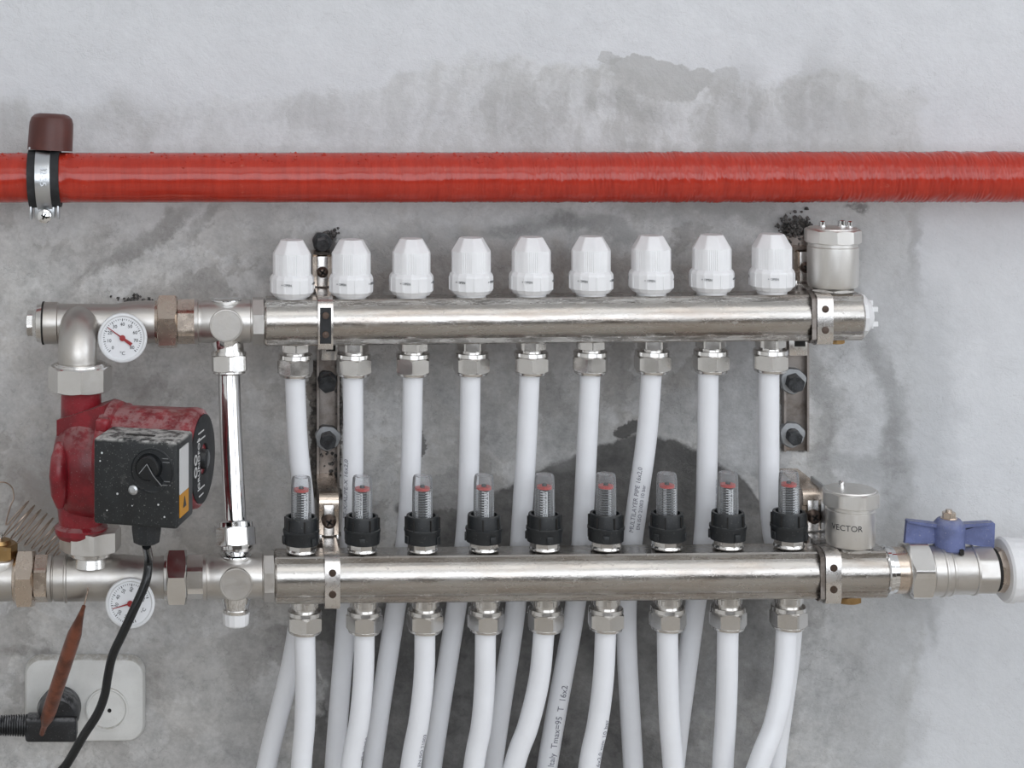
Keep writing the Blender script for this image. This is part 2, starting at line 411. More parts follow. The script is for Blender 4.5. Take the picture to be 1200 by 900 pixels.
    for (cx, cy, rx, ry, f, a, col) in [(.60, .268, .035, .014, .8, 0, (.27, .27, .265)), (.665, .262, .03, .012, .8, 5, (.22, .22, .215)), (.72, .262, .04, .010, .6, 10, (.30, .30, .295)), (.855, .255, .05, .010, .5, 15, (.30, .30, .295)), (.50, .285, .07, .012, .5, -10, (.36, .35, .34)), (.995, .247, .012, .008, .8, 0, (.16, .16, .155)),
                             (.555, .285, .018, .030, .5, 0, (.33, .31, .29)), (.23, .64, .05, .07, .4, 30, (.38, .365, .35)), (.25, .77, .10, .02, .35, -20, (.42, .41, .40)), (.055, .58, .02, .03, .5, 0, (.22, .20, .185)), (.06, .64, .06, .02, .5, -20, (.24, .22, .2)), (.12, .40, .08, .03, .35, 15, (.58, .57, .56)), (.15, .33, .09, .03, .35, -25, (.62, .615, .60))]:
        c = mixc(ell(cx, cy, rx, ry, .45, a)*f*(ss(nC+nF*.7+nB*.4, -.16, .10)*.75+.25), c, col)
    # broken chases round the two rails
    def chase(x0, x1, y0, y1): 
        du_ = u+nC*.016+nB*.02; dv_ = v+nC*.012+nB*.02
        return ss(du_-x0, -.0012, .0012)*ss(x1-du_, -.0012, .0012)*ss(dv_-y0, -.002, .002)*ss(y1-dv_, -.002, .002)
    chc = mixc(ss(nC+nB, -.12, .15), (.05, .045, .04), (.20, .18, .16))
    c = mixc(chase(.369, .392, .272, .30)*.7, c, chc); c = mixc(chase(.362, .401, .42, .585)*.95, c, chc)
    c = mixc(chase(.914, .946, .258, .36)*.95, c, chc); c = mixc(chase(.915, .944, .415, .53)*.8, c, chc)
    # repaint over lower right and far right
    c = mixc((1.0-mRight2)*.9, c, light)
    # pits, specks, fine mottling
    pit = ss(noi(xyz(u, v, 5.5), 120, 3, .6), .70, .74)*ss(nA+nB, -.05, .2)
    c = mixc(pit*.55*z, c, (.13, .125, .12))
    sc1 = ss(E.m('ABSOLUTE', noi(xyz(u*1.3+v*.4, v*1.3, 4.4), 9, 5, .6)-.5), .0, .006)
    c = mixc((1.0-sc1)*.25*(z*.8+.2), c, (.23, .225, .22))
    lum = nB*.6+nC*.75+nS*.45+nH*.65+nF*.5
    hs = E.nt.nodes.new('ShaderNodeHueSaturation'); link(c, hs.inputs['Color']); link(E.m('ADD', lum*(z*.55+g*.25+.16), 1.0), hs.inputs['Value'])
    c = E(hs.outputs[0])
    link(c, b.inputs['Base Color']); b.inputs['Roughness'].default_value = .82; b.inputs['Specular IOR Level'].default_value = .25
    bump(b, nB*.9+nC*.45+nF*z*.25+nH*.7+g*.2+dm*-.5+(1.0-sc1)*-.1, .4, .004)
    return m
M_WALL = mat_wall()
M_ROOMW = simple('room_wall_paint', (.74, .73, .71), .8)
M_ROOMD = simple('room_wall_plaster', (.12, .11, .10), .85, var=.2, vs=3)  # darkened so the bars mirror a dark band below the window
M_CEIL = simple('ceiling_white', (.8, .8, .8), .85)
M_FLOOR = simple('brown_floor', (.46, .42, .37), .6, var=.25, vs=4)
M_FRAME = simple('window_frame_dark', (.05, .045, .04), .5)

# ------------------------------------------------------------------ the room
def struct(name, bm, mat, **k): return setp(obj(name, bm, mat, smooth=False, **k), kind='structure')
X0, X1, Y0, ZC = -1.6, 2.4, -3.4, 2.7
bm = NB(); box(bm, ((X0+X1)/2, .06, ZC/2), (X1-X0+.24, .12, ZC)); struct('wall_back', bm, M_WALL)
bm = NB(); box(bm, ((X0+X1)/2, Y0/2, -.05), (X1-X0, -Y0, .1)); struct('floor', bm, M_FLOOR)
bm = NB(); box(bm, ((X0+X1)/2, Y0/2, ZC+.05), (X1-X0, -Y0, .1)); struct('ceiling', bm, M_CEIL)
bm = NB(); box(bm, (X0-.06, Y0/2, ZC/2), (.12, -Y0, ZC)); struct('wall_left', bm, M_ROOMW)
def holed(bm, a0, a1, z0, z1, h0, h1, g0, g1, mk):
    for (p, q, r_, s_) in ((a0, h0, z0, z1), (h1, a1, z0, z1), (h0, h1, z0, g0), (h0, h1, g1, z1)): mk(bm, p, q, r_, s_)
bm = NB(); holed(bm, Y0, 0, 0, ZC, -3.0, -.9, .95, 2.55, lambda b_, p, q, r_, s_: box(b_, (X1+.06, (p+q)/2, (r_+s_)/2), (.12, q-p, s_-r_))); struct('wall_right', bm, M_ROOMW)
bm = NB(); holed(bm, X0, X1, 0, ZC, -1.2, 2.0, .95, 2.55, lambda b_, p, q, r_, s_: box(b_, ((p+q)/2, Y0-.06, (r_+s_)/2), (q-p, .12, s_-r_))); struct('wall_front', bm, M_ROOMD)
bm = NB()
for x in (-1.18, -.13, .93, 1.98): box(bm, (x, Y0-.03, 1.75), (.05, .05, 1.6))
box(bm, (.4, Y0-.03, 2.53), (3.2, .05, .05)); box(bm, (.4, Y0+.02, .91), (3.3, .10, .08))  # deep dark sill, added so the bars mirror a dark line
struct('window_1', bm, M_FRAME)
bm = NB()
for y in (-2.98, -1.95, -.92): box(bm, (X1+.03, y, 1.75), (.05, .05, 1.6))
for z in (.97, 2.53): box(bm, (X1+.03, -1.95, z), (.05, 2.1, .05))
struct('window_2', bm, M_FRAME)

# ------------------------------------------------------------------ depths and axes of the pipework
YU, YL = -.070, -.105
def AU(px, dy=0): return U(px, 376-.010*(px-308)+dy, YU)
def AL(px, dy=0): return U(px, 675-.010*(px-330)+dy, YL)
SU, SL = sc(YU), sc(YL)

# ------------------------------------------------------------------ red pipe, clamp, cap
YR = -.062; SR = sc(YR)
rA, rB = U(-170, 208.5, YR), U(1330, 207, YR)
t = thing('insulated_pipe', 'thick glossy red coated pipe running across the wall above both manifolds', 'pipe', rA)
bm = NB(); M = frame((0, 0, 0), rB-rA); L = (rB-rA).length; r0 = 29.2*SR
NR, NA = 2400, 40; vs = []
for i in range(NR+1):
    z = L*i/NR; row = []; g = max(0, min(1, (z/L-.30)/.35)); g2 = .12+.88*g*g*(3-2*g)
    for j in range(NA):
        a = 2*PI*j/NA; zz = z+.006*math.sin(a*1.0+z*9)*g
        w1 = mnoise.noise(Vector((zz*420, a*.9, 3.1)))
        w2 = mnoise.noise(Vector((zz*210+a*.5, a*1.6, 9.7)))
        w3 = mnoise.noise(Vector((zz*70, a*1.3, 21.0)))
        rr = r0+.0003*w1*g2+g*(.0005*w2+(.00050+.0004*w3)*abs(math.sin(zz*PI/.0038+w3*7))) + .0003*mnoise.noise(Vector((z*60, math.cos(a)*2, math.sin(a)*2)))
        # the coating bunches up in creases right beside the clamp
        dz = abs(z-227*SR)
        if dz < .026: rr += .0007*math.sin(a*34+dz*300*(1 if z > 227*SR else -1))*max(0, 1-dz/.026)
        row.append((rr*math.cos(a), rr*math.sin(a), z))
    vs.append(row)
rings(bm, vs, M); obj('coated_pipe', bm, M_REDPIPE, t, angle=60)
bm = NB()
for i in range(190):
    z = R.uniform(.05, .75)**1.0*L*.75; a = R.gauss(2.05, .22); rr = R.uniform(.0005, .0014)
    P = M @ Vector((r0*math.cos(a), r0*math.sin(a), z)); 
    g = bmesh.ops.create_icosphere(bm, subdivisions=1, radius=rr)
    for v_ in g['verts']: v_.co = P+v_.co
obj('coating_bead', bm, M_REDPIPE, t, kind='stuff', label='small glossy beads along the top of the red coating')

cl = U(53, 209, YR)
t = thing('pipe_clamp', 'silver pipe clamp with black rubber lining round the red pipe', 'clamp', cl)
def band(bm, r_in, r_out, w, M, wob=0):
    n = 48
    rs = []
    for j in range(n):
        a = 2*PI*j/n; c_, s_ = math.cos(a), math.sin(a)
        rs.append([(r_in*c_, r_in*s_, -w/2), (r_out*c_, r_out*s_, -w/2), (r_out*1.012*c_, r_out*1.012*s_, 0), (r_out*c_, r_out*s_, w/2), (r_in*c_, r_in*s_, w/2)])
    rings(bm, rs, M, closed=True)
MC = frame((0, 0, 0), (1, 0, .03))
bm = NB(); band(bm, r0*.96, r0+.0035, .0265, MC); obj('rubber_lining', bm, M_RUBBER, t)
bm = NB(); band(bm, r0+.003, r0+.0052, .0125, MC); obj('steel_band', bm, M_ZINC, t)
bm = NB()
for sgn in (-1, 1): box(bm, (sgn*.0115, -.001, -r0-.0065), (.0018, .016, .014), bev=.0006)
box(bm, (0, -.004, -r0-.006), (.017, .003, .013), bev=.001); box(bm, (0, .004, -r0-.006), (.017, .003, .013), bev=.001)
obj('clamp_ear', bm, M_ZINC, t)
bm = NB(); lathe(bm, [(-.003, .0035), (.006, .0035), (.006, .0062), (.0085, .0058), (.0098, .0035), (.0100, .0001)], T(.001, -.008, -r0-.0095) @ FACE, 24)
s_ = obj('clamp_screw', bm, M_CHROME, t)
bm = NB(); box(bm, (0, 0, 0), (.0055, .0012, .0012), T(.001, -.0182, -r0-.0095) @ RY(.5)); box(bm, (0, 0, 0), (.0012, .0012, .0055), T(.001, -.0182, -r0-.0095) @ RY(.5)); obj('screw_slot', bm, M_DARK, s_)
bm = NB(); hexnut(bm, r0+.004, r0+.010, .0075, rot=.3); box(bm, (0, 0, r0+.0045), (.027, .014, .0028), bev=.0008); obj('clamp_boss', bm, M_ZINC, t)
bm = NB(); text_into(bm, '32-35', .0075, T(.0006, -r0-.0056, .004) @ FACE @ RZ(-PI/2), ext=.0003); obj('stamped_size', bm, M_ZINC, t)
bm = NB(); lathe(bm, [(r0+.009, .004), (r0+.020, .004)], I4, 16); obj('threaded_stud', bm, M_ZINC, t)
cp = U(58.5, 176, YR+.004)
t = thing('pipe_end_cap', 'dark brown plastic cap standing upside down on the clamp above the red pipe', 'cap', cp, rot=(math.radians(-3), math.radians(3), 0))
h = 43*SR; rc = 26.5*SR
bm = NB(); lathe(bm, [(0, rc*.93), (0, rc*1.0), (h*.5, rc*.985), (h*.74, rc*.97), (h*.88, rc*.90), (h*.96, rc*.76), (h, rc*.55), (h*1.005, .0001)], I4, 56, cap0=False)
lathe(bm, [(0, rc*.93), (h*.8, rc*.90), (h*.82, .0001)], I4, 56, cap0=False)
bmesh.ops.remove_doubles(bm, verts=bm.verts, dist=1e-6)
obj('cap_shell', bm, M_BROWN, t)

# ------------------------------------------------------------------ manifolds
def bar_profile(H=.0192, W=.0138, r=.0196):
    a0 = math.acos(W/r); pts = [(W, H), ]
    pts = []
    k = 14; zc_ = math.sqrt(r*r-W*W)
    # go round: right circle arc, top flat, left arc, bottom flat (x = depth, y = height)
    pts += [(r*math.cos(-a0+2*a0*i/k), r*math.sin(-a0+2*a0*i/k)) for i in range(k+1)]
    c = .0012
    pts += [(W, H-c), (W-c, H), (-W+c, H), (-W, H-c)]
    pts += [(-r*math.cos(-a0+2*a0*i/k), r*math.sin(a0-2*a0*i/k)) for i in range(k+1)]
    pts += [(-W, -H+c), (-W+c, -H), (W-c, -H), (W, -H+c)]
    return pts
def make_bar(name, label, A, B, kind):
    t = thing(name, label, 'manifold', A)
    M = frame((0, 0, 0), B-A); L = (B-A).length; P = bar_profile()
    bm = NB(); rings(bm, [[(x*f, y*f, z) for x, y in P] for z, f in ((0, .94), (.0015, 1), (L-.0015, 1), (L, .94))], M)
    obj('manifold_body', bm, M_BAR, t, angle=25); return t, M, L
def engrave(t, M, zc, txt, size, phi, flip):
    r_ = .0197; bm = NB(); k = -1 if flip else 1
    def fn(co):
        a = phi+k*co.y/r_; rr = r_-.00003+max(0, co.z)*1.2
        return M @ Vector((-rr*math.cos(a), rr*math.sin(a), zc+k*co.x))
    text_into(bm, txt, size, None, .00012, fn=fn); obj('stamped_lettering', bm, M_BAR, t)
UA, UB = AU(310), AU(1006)
mu, MU, LU = make_bar('heating_manifold', 'upper nickel manifold bar under the row of white caps', UA, UB, 'u')
bm = NB(); hexnut(bm, -.0105, -.0003, .0190, MU, sides=8, rot=PI/8, ch=.2); obj('end_collar', bm, M_SATIN, mu)
bm = NB(); lathe(bm, [(0, .0185), (.003, .0190), (.0075, .0135), (.0095, .0120), (.0105, .008)], MU @ T(0, 0, LU), 10); 
for k in range(5): box(bm, (.0105*math.cos(k*1.257), .0105*math.sin(k*1.257), .0105), (.004, .004, .005), MU @ T(0, 0, LU))
obj('white_end_plug', bm, M_WHITE, mu, label='white plastic end plug')
bm = NB(); hexnut(bm, 0, .0045, .0075, T(*(AU(978)-UA-Vector((0, 0, .0235)))), rot=.4); obj('drain_plug', bm, M_BRASS, mu)
engrave(mu, MU, (AU(676)-UA).length, 'FRA ARMATURE', .0044, .03, True)
LA, LB = AL(322), AL(1034)
ml, ML, LL = make_bar('heating_manifold', 'lower nickel manifold bar below the row of clear flow meters', LA, LB, 'l')
bm = NB(); hexnut(bm, -.0095, -.0003, .0192, ML, sides=8, rot=PI/8, ch=.2); obj('end_collar', bm, M_SATIN, ml)
bm = NB(); lathe(bm, [(0, .0188), (.0012, .0199), (.0042, .0199), (.0050, .0185), (.011, .0185)], ML @ T(0, 0, LL), 48); obj('end_ring', bm, M_CHROME, ml)
bm = NB(); hexnut(bm, 0, .006, .0115, T(*(AL(992)-LA-Vector((0, 0, .025)))), rot=.2); obj('drain_plug', bm, M_BRASS, ml)
engrave(ml, ML, (AL(680)-LA).length, 'FRA ARMATURE', .0080, -.24, False)

# ------------------------------------------------------------------ white caps, flow meters, fittings, pipes
ordn = ['first', 'second', 'third', 'fourth', 'fifth', 'sixth', 'seventh', 'eighth', 'ninth']
def ordl(i, noun, rest):
    if i == 0: return 'leftmost ' + noun + ' ' + rest
    if i == 8: return 'rightmost ' + noun + ' ' + rest
    if i == 4: return 'middle ' + noun + ' of the nine ' + rest
    if i < 4: return ordn[i] + ' ' + noun + ' from the left ' + rest
    return ordn[8-i] + ' ' + noun + ' from the right ' + rest
s = SU
def cap_body():
    def fn(a, z):
        q = (a+PI/8) % (PI/4) - PI/8
        return 1
    n = 192; rs = []
    zb, zt, zs = 24*s, 62.5*s, 48*s
    def r_body(a):
        q = (a) % (PI/4); octr = 22.3*s*math.cos(PI/8)/math.cos(q-PI/8)*1.055
        r = min(octr, 22.2*s)
        if .18 < q < .62: r -= .00042*(.5+.5*math.cos(a*64))
        return r
    def r_oct(a, R_): return R_/math.cos(((a) % (PI/4))-PI/8)
    A = [2*PI*j/n for j in range(n)]
    def ring(f, z): return [(f(a)*math.cos(a), f(a)*math.sin(a), z) for a in A]
    rs = [ring(r_body, zb), ring(r_body, zs-.001), ring(lambda a: min(r_oct(a, 21.2*s), 22.2*s), zs), ring(lambda a: r_oct(a, 13.0*s), zt-.0006), ring(lambda a: r_oct(a, 12.2*s), zt), ring(lambda a: r_oct(a, 7.5*s), zt+.0001)]
    bm = NB(); rings(bm, rs, I4); return bm
def make_cap():
    t = thing('valve_cap', 'x', 'cap', group='white valve caps on the upper manifold')
    obj('ribbed_grip', cap_body(), M_CAP, t, angle=18)
    bm = NB(); lathe(bm, [(0, 19.5*s), (.5*s, 21*s), (4.5*s, 24.3*s), (5*s, 25*s), (20*s, 25.2*s), (22*s, 24.6*s), (23.5*s, 23.4*s), (25*s, 22.0*s)], I4, 16)
    for k in range(8):
        a = PI/8*(2*k); box(bm, (24.3*s, 0, 12.5*s), (2.2*s, 3*s, 15*s), RZ(a), .0003, 1)
    obj('base_ring', bm, M_CAP, t, angle=12)
    bm = NB(); lathe(bm, [(-8*s, 15*s), (1*s, 18*s)], I4, 24); obj('neck', bm, M_CAP, t)
    bm = NB()
    for k in range(4): text_into(bm, '+ OPEN', .0026, RZ(PI/2*k+.9) @ T(0, -25.25*s, 15*s) @ FACE, ext=.0002)
    obj('embossed_mark', bm, M_WASHER, t)
    return t
capx = [342, 411.5, 482, 552, 622.5, 692.5, 763, 834, 904.5]; capt = [344, 343.4, 342.3, 341.2, 340.4, 339.7, 338.7, 337.7, 336.8]
c0 = make_cap()
for i, (x, y) in enumerate(zip(capx, capt)):
    o = c0 if i == 0 else copy_tree(c0)
    o.location = U(x, y, YU); o.scale = (1.03, 1.03, 1.055); o.location.z -= .0022; o.rotation_euler.z = [.39, .15, .3, .05, .33, .1, .39, .2, .45][i]
    o['label'] = ordl(i, 'white ribbed plastic valve cap', 'on the upper manifold')

s = SL
def make_meter():
    t = thing('flow_meter', 'x', 'flow meter', group='flow meters on the lower manifold')
    bm = NB(); lathe(bm, [(0, 17.3*s), (1.3*s, 18*s), (3*s, 17.6*s), (4*s, 17*s)], I4, 40); hexnut(bm, 2*s, 12*s, 16.2*s, sides=8, ch=.3, rot=.3); obj('hex_base', bm, M_NUT, t)
    bm = NB()
    lathe(bm, [(9*s, 17.5*s), (10*s, 20.3*s), (22*s, 20.9*s), (24*s, 21.6*s), (26.3*s, 21.4*s), (26.6*s, 19.4*s), (40*s, 18.9*s), (41.5*s, 18.4*s), (41.5*s, 15.5*s), (33*s, 15.0*s), (32*s, 11*s)], I4, 56)
    obj('lock_ring', bm, M_BLACK, t)
    bm = NB()
    for k in range(6): box(bm, (19.3*s, 0, 31*s), (3*s, 1.6*s, 17*s), RZ(k*PI/3+.35), .0002, 1)
    obj('ring_slot', bm, M_DARK, t)
    for k in range(3): bm = NB(); box(bm, (21.2*s, 0, 15*s), (2.4*s, 7*s, 9*s), RZ(k*PI*2/3+.9), .0004, 2); obj('ring_lug', bm, M_BLACK, t)
    bm = NB(); ri = .0011
    lathe(bm, [(32*s, 12.2*s), (76*s, 11.8*s), (85*s, 11.2*s), (87.5*s, 10.2*s), (88*s, 8.0*s), (86.8*s, 7.4*s), (86.5*s, .0001)], I4, 40, cap0=False)
    obj('sight_glass', bm, M_CLEAR, t)
    bm = NB(); lathe(bm, [(32*s, 8.0*s), (37*s, 8.0*s), (37*s, 3.6*s)] + [(z*s, r*s) for k in range(12) for z, r in ((37.4+k*2.8, 3.7), (37.8+k*2.8, 5.6), (39.2+k*2.8, 5.6), (39.6+k*2.8, 3.7))] + [(71.5*s, 3.0*s)], I4, 20); obj('spindle', bm, M_BLACKCLEAN, t)
    bm = NB(); path = [Vector((7.9*s*math.cos(a), 7.9*s*math.sin(a), (38+34*a/(2*PI*12))*s)) for a in [2*PI*12*i/288 for i in range(289)]]
    tube(bm, path, .28*s, 5); obj('spring', bm, M_WASHER, t)
    bm = NB(); lathe(bm, [(71.0*s, 8.8*s), (74*s, 8.8*s)], I4, 28); obj('red_indicator', bm, M_REDBR, t)
    bm = NB(); lathe(bm, [(74*s, 3*s), (76.5*s, 2.6*s)], I4, 14); obj('spindle_tip', bm, M_BLACKCLEAN, t)
    # printed scale, curved on the inside of the glass
    rr = 11.0*s
    def arc(bm, a0, a1, z0, z1, r_, n=4):
        pr = []
        for i in range(n+1):
            a = a0+(a1-a0)*i/n; c_, s_ = math.cos(a), math.sin(a)
            pr.append([(r_*c_, r_*s_, z0), (r_*c_, r_*s_, z1), ((r_-.0001)*c_, (r_-.0001)*s_, z1), ((r_-.0001)*c_, (r_-.0001)*s_, z0)])
        rings(bm, pr, I4)
    bm = NB(); arc(bm, -PI/2-.10, -PI/2+.42, 39*s, 70*s, rr, 6)
    for k in range(16): arc(bm, -PI/2+1.2, -PI/2+1.5, (40+k*2)*s, (40.8+k*2)*s, rr)
    for k in range(16): arc(bm, -PI/2-1.5, -PI/2-1.15, (40+k*2)*s, (40.8+k*2)*s, rr)
    for k in range(11): arc(bm, -PI/2-.36, -PI/2-.1, (39.5+k*3)*s, (40.5+k*3)*s, rr)
    ps = obj('printed_scale', bm, M_WHITE, t)
    bm = NB()
    for k, n_ in enumerate('012345'):
        text_into(bm, n_, 6.0*s, None, .00003, fn=lambda co, k=k: Vector(((rr+.0001)*math.cos(-PI/2+.20+co.x/rr), (rr+.0001)*math.sin(-PI/2+.20+co.x/rr), co.y+(42+k*5.1)*s)))
    for k in range(11): arc(bm, -PI/2-.06, -PI/2+.05, (40+k*2.8)*s, (40.9+k*2.8)*s, rr+.00012)
    obj('scale_digit', bm, M_INK, ps); return t
mx = [353, 424.5, 495, 567, 638, 710, 781.5, 853, 924.5]; my = [646.5, 645.5, 645, 644, 643.3, 642.5, 641.8, 641, 640.2]
rots = [.35, -.45, .6, 0, -.25, 1.55, .9, -.1, .5]
m0 = make_meter()
for i, (x, y) in enumerate(zip(mx, my)):
    o = m0 if i == 0 else copy_tree(m0)
    o.location = U(x, y, YL); o.rotation_euler.z = rots[i]
    o['label'] = ordl(i, 'flow meter with clear tube and black ring', 'on the lower manifold')

def make_fit(s, low):
    t = thing('compression_fitting', 'x', 'fitting', group='pipe fittings under the %s manifold' % ('lower' if low else 'upper'))
    bm = NB()
    if low: lathe(bm, [(0, 16*s), (-9*s, 16.2*s), (-9.6*s, 15*s), (-13*s, 15*s), (-13*s, 19*s)], I4, 40); hexnut(bm, -9*s, -2*s, 15.2*s, ch=.3, rot=.2)
    else: hexnut(bm, -10*s, 0, 15.6*s, ch=.3, rot=.45); lathe(bm, [(-9*s, 13.6*s), (-14*s, 13.6*s)], I4, 32)
    obj('nipple', bm, M_NUT, t)
    bm = NB(); z0 = -13*s if low else -12.5*s
    lathe(bm, [(z0, 15*s), (z0, 19.0*s), (z0-.7*s, 19.9*s), (z0-5*s, 20.3*s), (z0-5.6*s, 19.6*s), (z0-5.6*s, 15*s)], I4, 44)
    z1 = z0-5.6*s; hexnut(bm, z1-18*s, z1, 19.0*s, rot=.15, ch=.75)
    lathe(bm, [(z1-16*s, 17*s), (z1-18*s, 19.4*s), (z1-20.5*s, 18.6*s), (z1-21.5*s, 17.2*s), (z1-21.5*s, 12.2*s)], I4, 44)
    obj('compression_nut', bm, M_NUT, t); return t
fx = [346, 414.5, 484, 552.5, 622.5, 692, 764.5, 833, 903]; lx = [357, 427, 498, 569.5, 639, 710, 782.5, 853, 924]
fu = make_fit(SU, False); fl = make_fit(SL, True)
for row, (xs, pr, low) in enumerate(((fx, fu, False), (lx, fl, True))):
    for i, x in enumerate(xs):
        o = pr if i == 0 else copy_tree(pr)
        o.location = (AL(x)-Vector((0, 0, .0190))) if low else (AU(x)-Vector((0, 0, .0190)))
        o.rotation_euler.z = [.1, .5, .25, .55, .3, .05, .5, .45, .2][i]+(.35 if low else 0)
        o['label'] = ordl(i, 'nickel compression fitting', 'under the %s manifold' % ('lower' if low else 'upper'))

RP = .0086
def pipe(label, grp, pts, mat, prints=()):
    """pts: (px, py, depth); the run goes on down into the floor below the frame"""
    W = [U(*p) for p in pts]; a, b = W[-2], W[-1]; d = (b-a)*(1/max(1e-6, (a-b).z))
    e1 = b+Vector((d.x*.07, 0, -.10)); e2 = e1+Vector((0, 0, -.25)); e3 = Vector((e2.x, e2.y, -.02))
    W += [e1, e2, e3]
    loc = W[0]; path = [p-loc for p in spline(W, 10)]
    t = thing('heating_pipe', label, 'pipe', loc, grp)
    bm = NB(); tube(bm, path, RP, 24); obj('white_pipe', bm, mat, t)
    fr = frames(path); cum = [0]
    for i in range(1, len(path)): cum.append(cum[-1]+(path[i]-path[i-1]).length)
    if prints:
        bm = NB()
        for (s0, ang, txt, size) in prints:
            def fn(co):
                q = s0-co.x      # letters read upwards: +x of the text runs up the pipe
                i = 0
                while i < len(cum)-2 and cum[i+1] < q: i += 1
                f = (q-cum[i])/(cum[i+1]-cum[i]); p = fr[i][0].lerp(fr[i+1][0], f); n_ = fr[i][2].lerp(fr[i+1][2], f); b_ = fr[i][3].lerp(fr[i+1][3], f)
                a_ = ang+co.y/RP
                return p+(n_*math.cos(a_)+b_*math.sin(a_))*(RP+.00030+co.z)
            text_into(bm, txt, size, None, .00004, 'LEFT', fn=fn)
        obj('printed_lettering', bm, M_PRINT, t)
gU, gL = 'white pipes from the upper manifold', 'white pipes from the lower manifold'
ups = [[(345, 430), (349, 520), (357, 600), (355, 680), (343, 770), (312, 900)],
       [(413.5, 430), (414, 520), (413, 590), (410, 650), (406, 720), (392, 900)],
       [(484, 430), (482, 530), (478, 610), (471, 670), (461, 730), (436, 900)],
       [(551.5, 430), (550, 530), (547, 610), (541, 670), (532, 730), (506, 900)],
       [(621, 430), (617, 520), (612, 600), (608, 660), (602, 730), (577, 900)],
       [(692, 430), (688, 520), (684, 600), (680, 660), (671, 730), (641, 900)],
       [(764, 430), (758, 510), (747, 590), (738, 660), (734, 740), (742, 900)],
       [(830, 430), (829, 520), (827, 600), (822, 660), (812, 730), (790, 900)],
       [(901, 430), (901, 520), (902, 590), (910, 650), (928, 730), (908, 900)]]
pr = {1: [(.128, .80, 'PE-X/AL/PE-X 16x2,0', .0058)], 6: [(.140, .45, 'MULTILAYER PIPE 16x2,0', .0052), (.137, -.15, 'EN ISO 21003 10 bar', .0044)], 5: [(.355, -.15, 'in Italy  Tmax=95  T  16x2', .0075)], 7: [(.13, -1.0, 'ISO 21003 CLASS 2/5', .004)]}
ysU = [YU, YU+.002, YU+.004, YU+.008, YU+.014, YU+.026]
for i, p in enumerate(ups):
    lab = ordl(i, 'white plastic pipe', 'hanging from the upper manifold')
    pipe(lab, gU, [(x, y, d) for (x, y), d in zip(p, ysU)], M_PIPE, pr.get(i, ()))
lows = [[(357, 734), (358, 800), (357, 850), (353, 900)], [(427, 734), (426, 790), (421, 845), (411, 900)], [(498, 734), (497, 790), (491, 845), (481, 900)],
        [(569, 734), (568, 800), (564, 850), (555, 900)], [(638, 734), (632, 795), (619, 850), (602, 900)], [(710, 734), (707, 795), (700, 850), (690, 900)],
        [(782, 734), (783, 800), (785, 850), (789, 900)], [(853, 734), (852, 800), (850, 850), (847, 900)], [(922, 734), (918, 795), (907, 850), (888, 900)]]
prl = {2: [(.115, -.75, 'EN ISO 21003', .0048)], 5: [(.118, -.7, '16x2,0 mm 10 bar', .0058)], 1: [(.11, -1.05, 'PE-X 16x2,0', .004)]}
for i, p in enumerate(lows):
    pipe(ordl(i, 'bright white plastic pipe', 'dropping from under the lower manifold'), gL, [(x, y, YL+(.004*k/3 if i < 8 else -.006*k)) for k, (x, y) in enumerate(p)], M_PIPE, prl.get(i, ()))

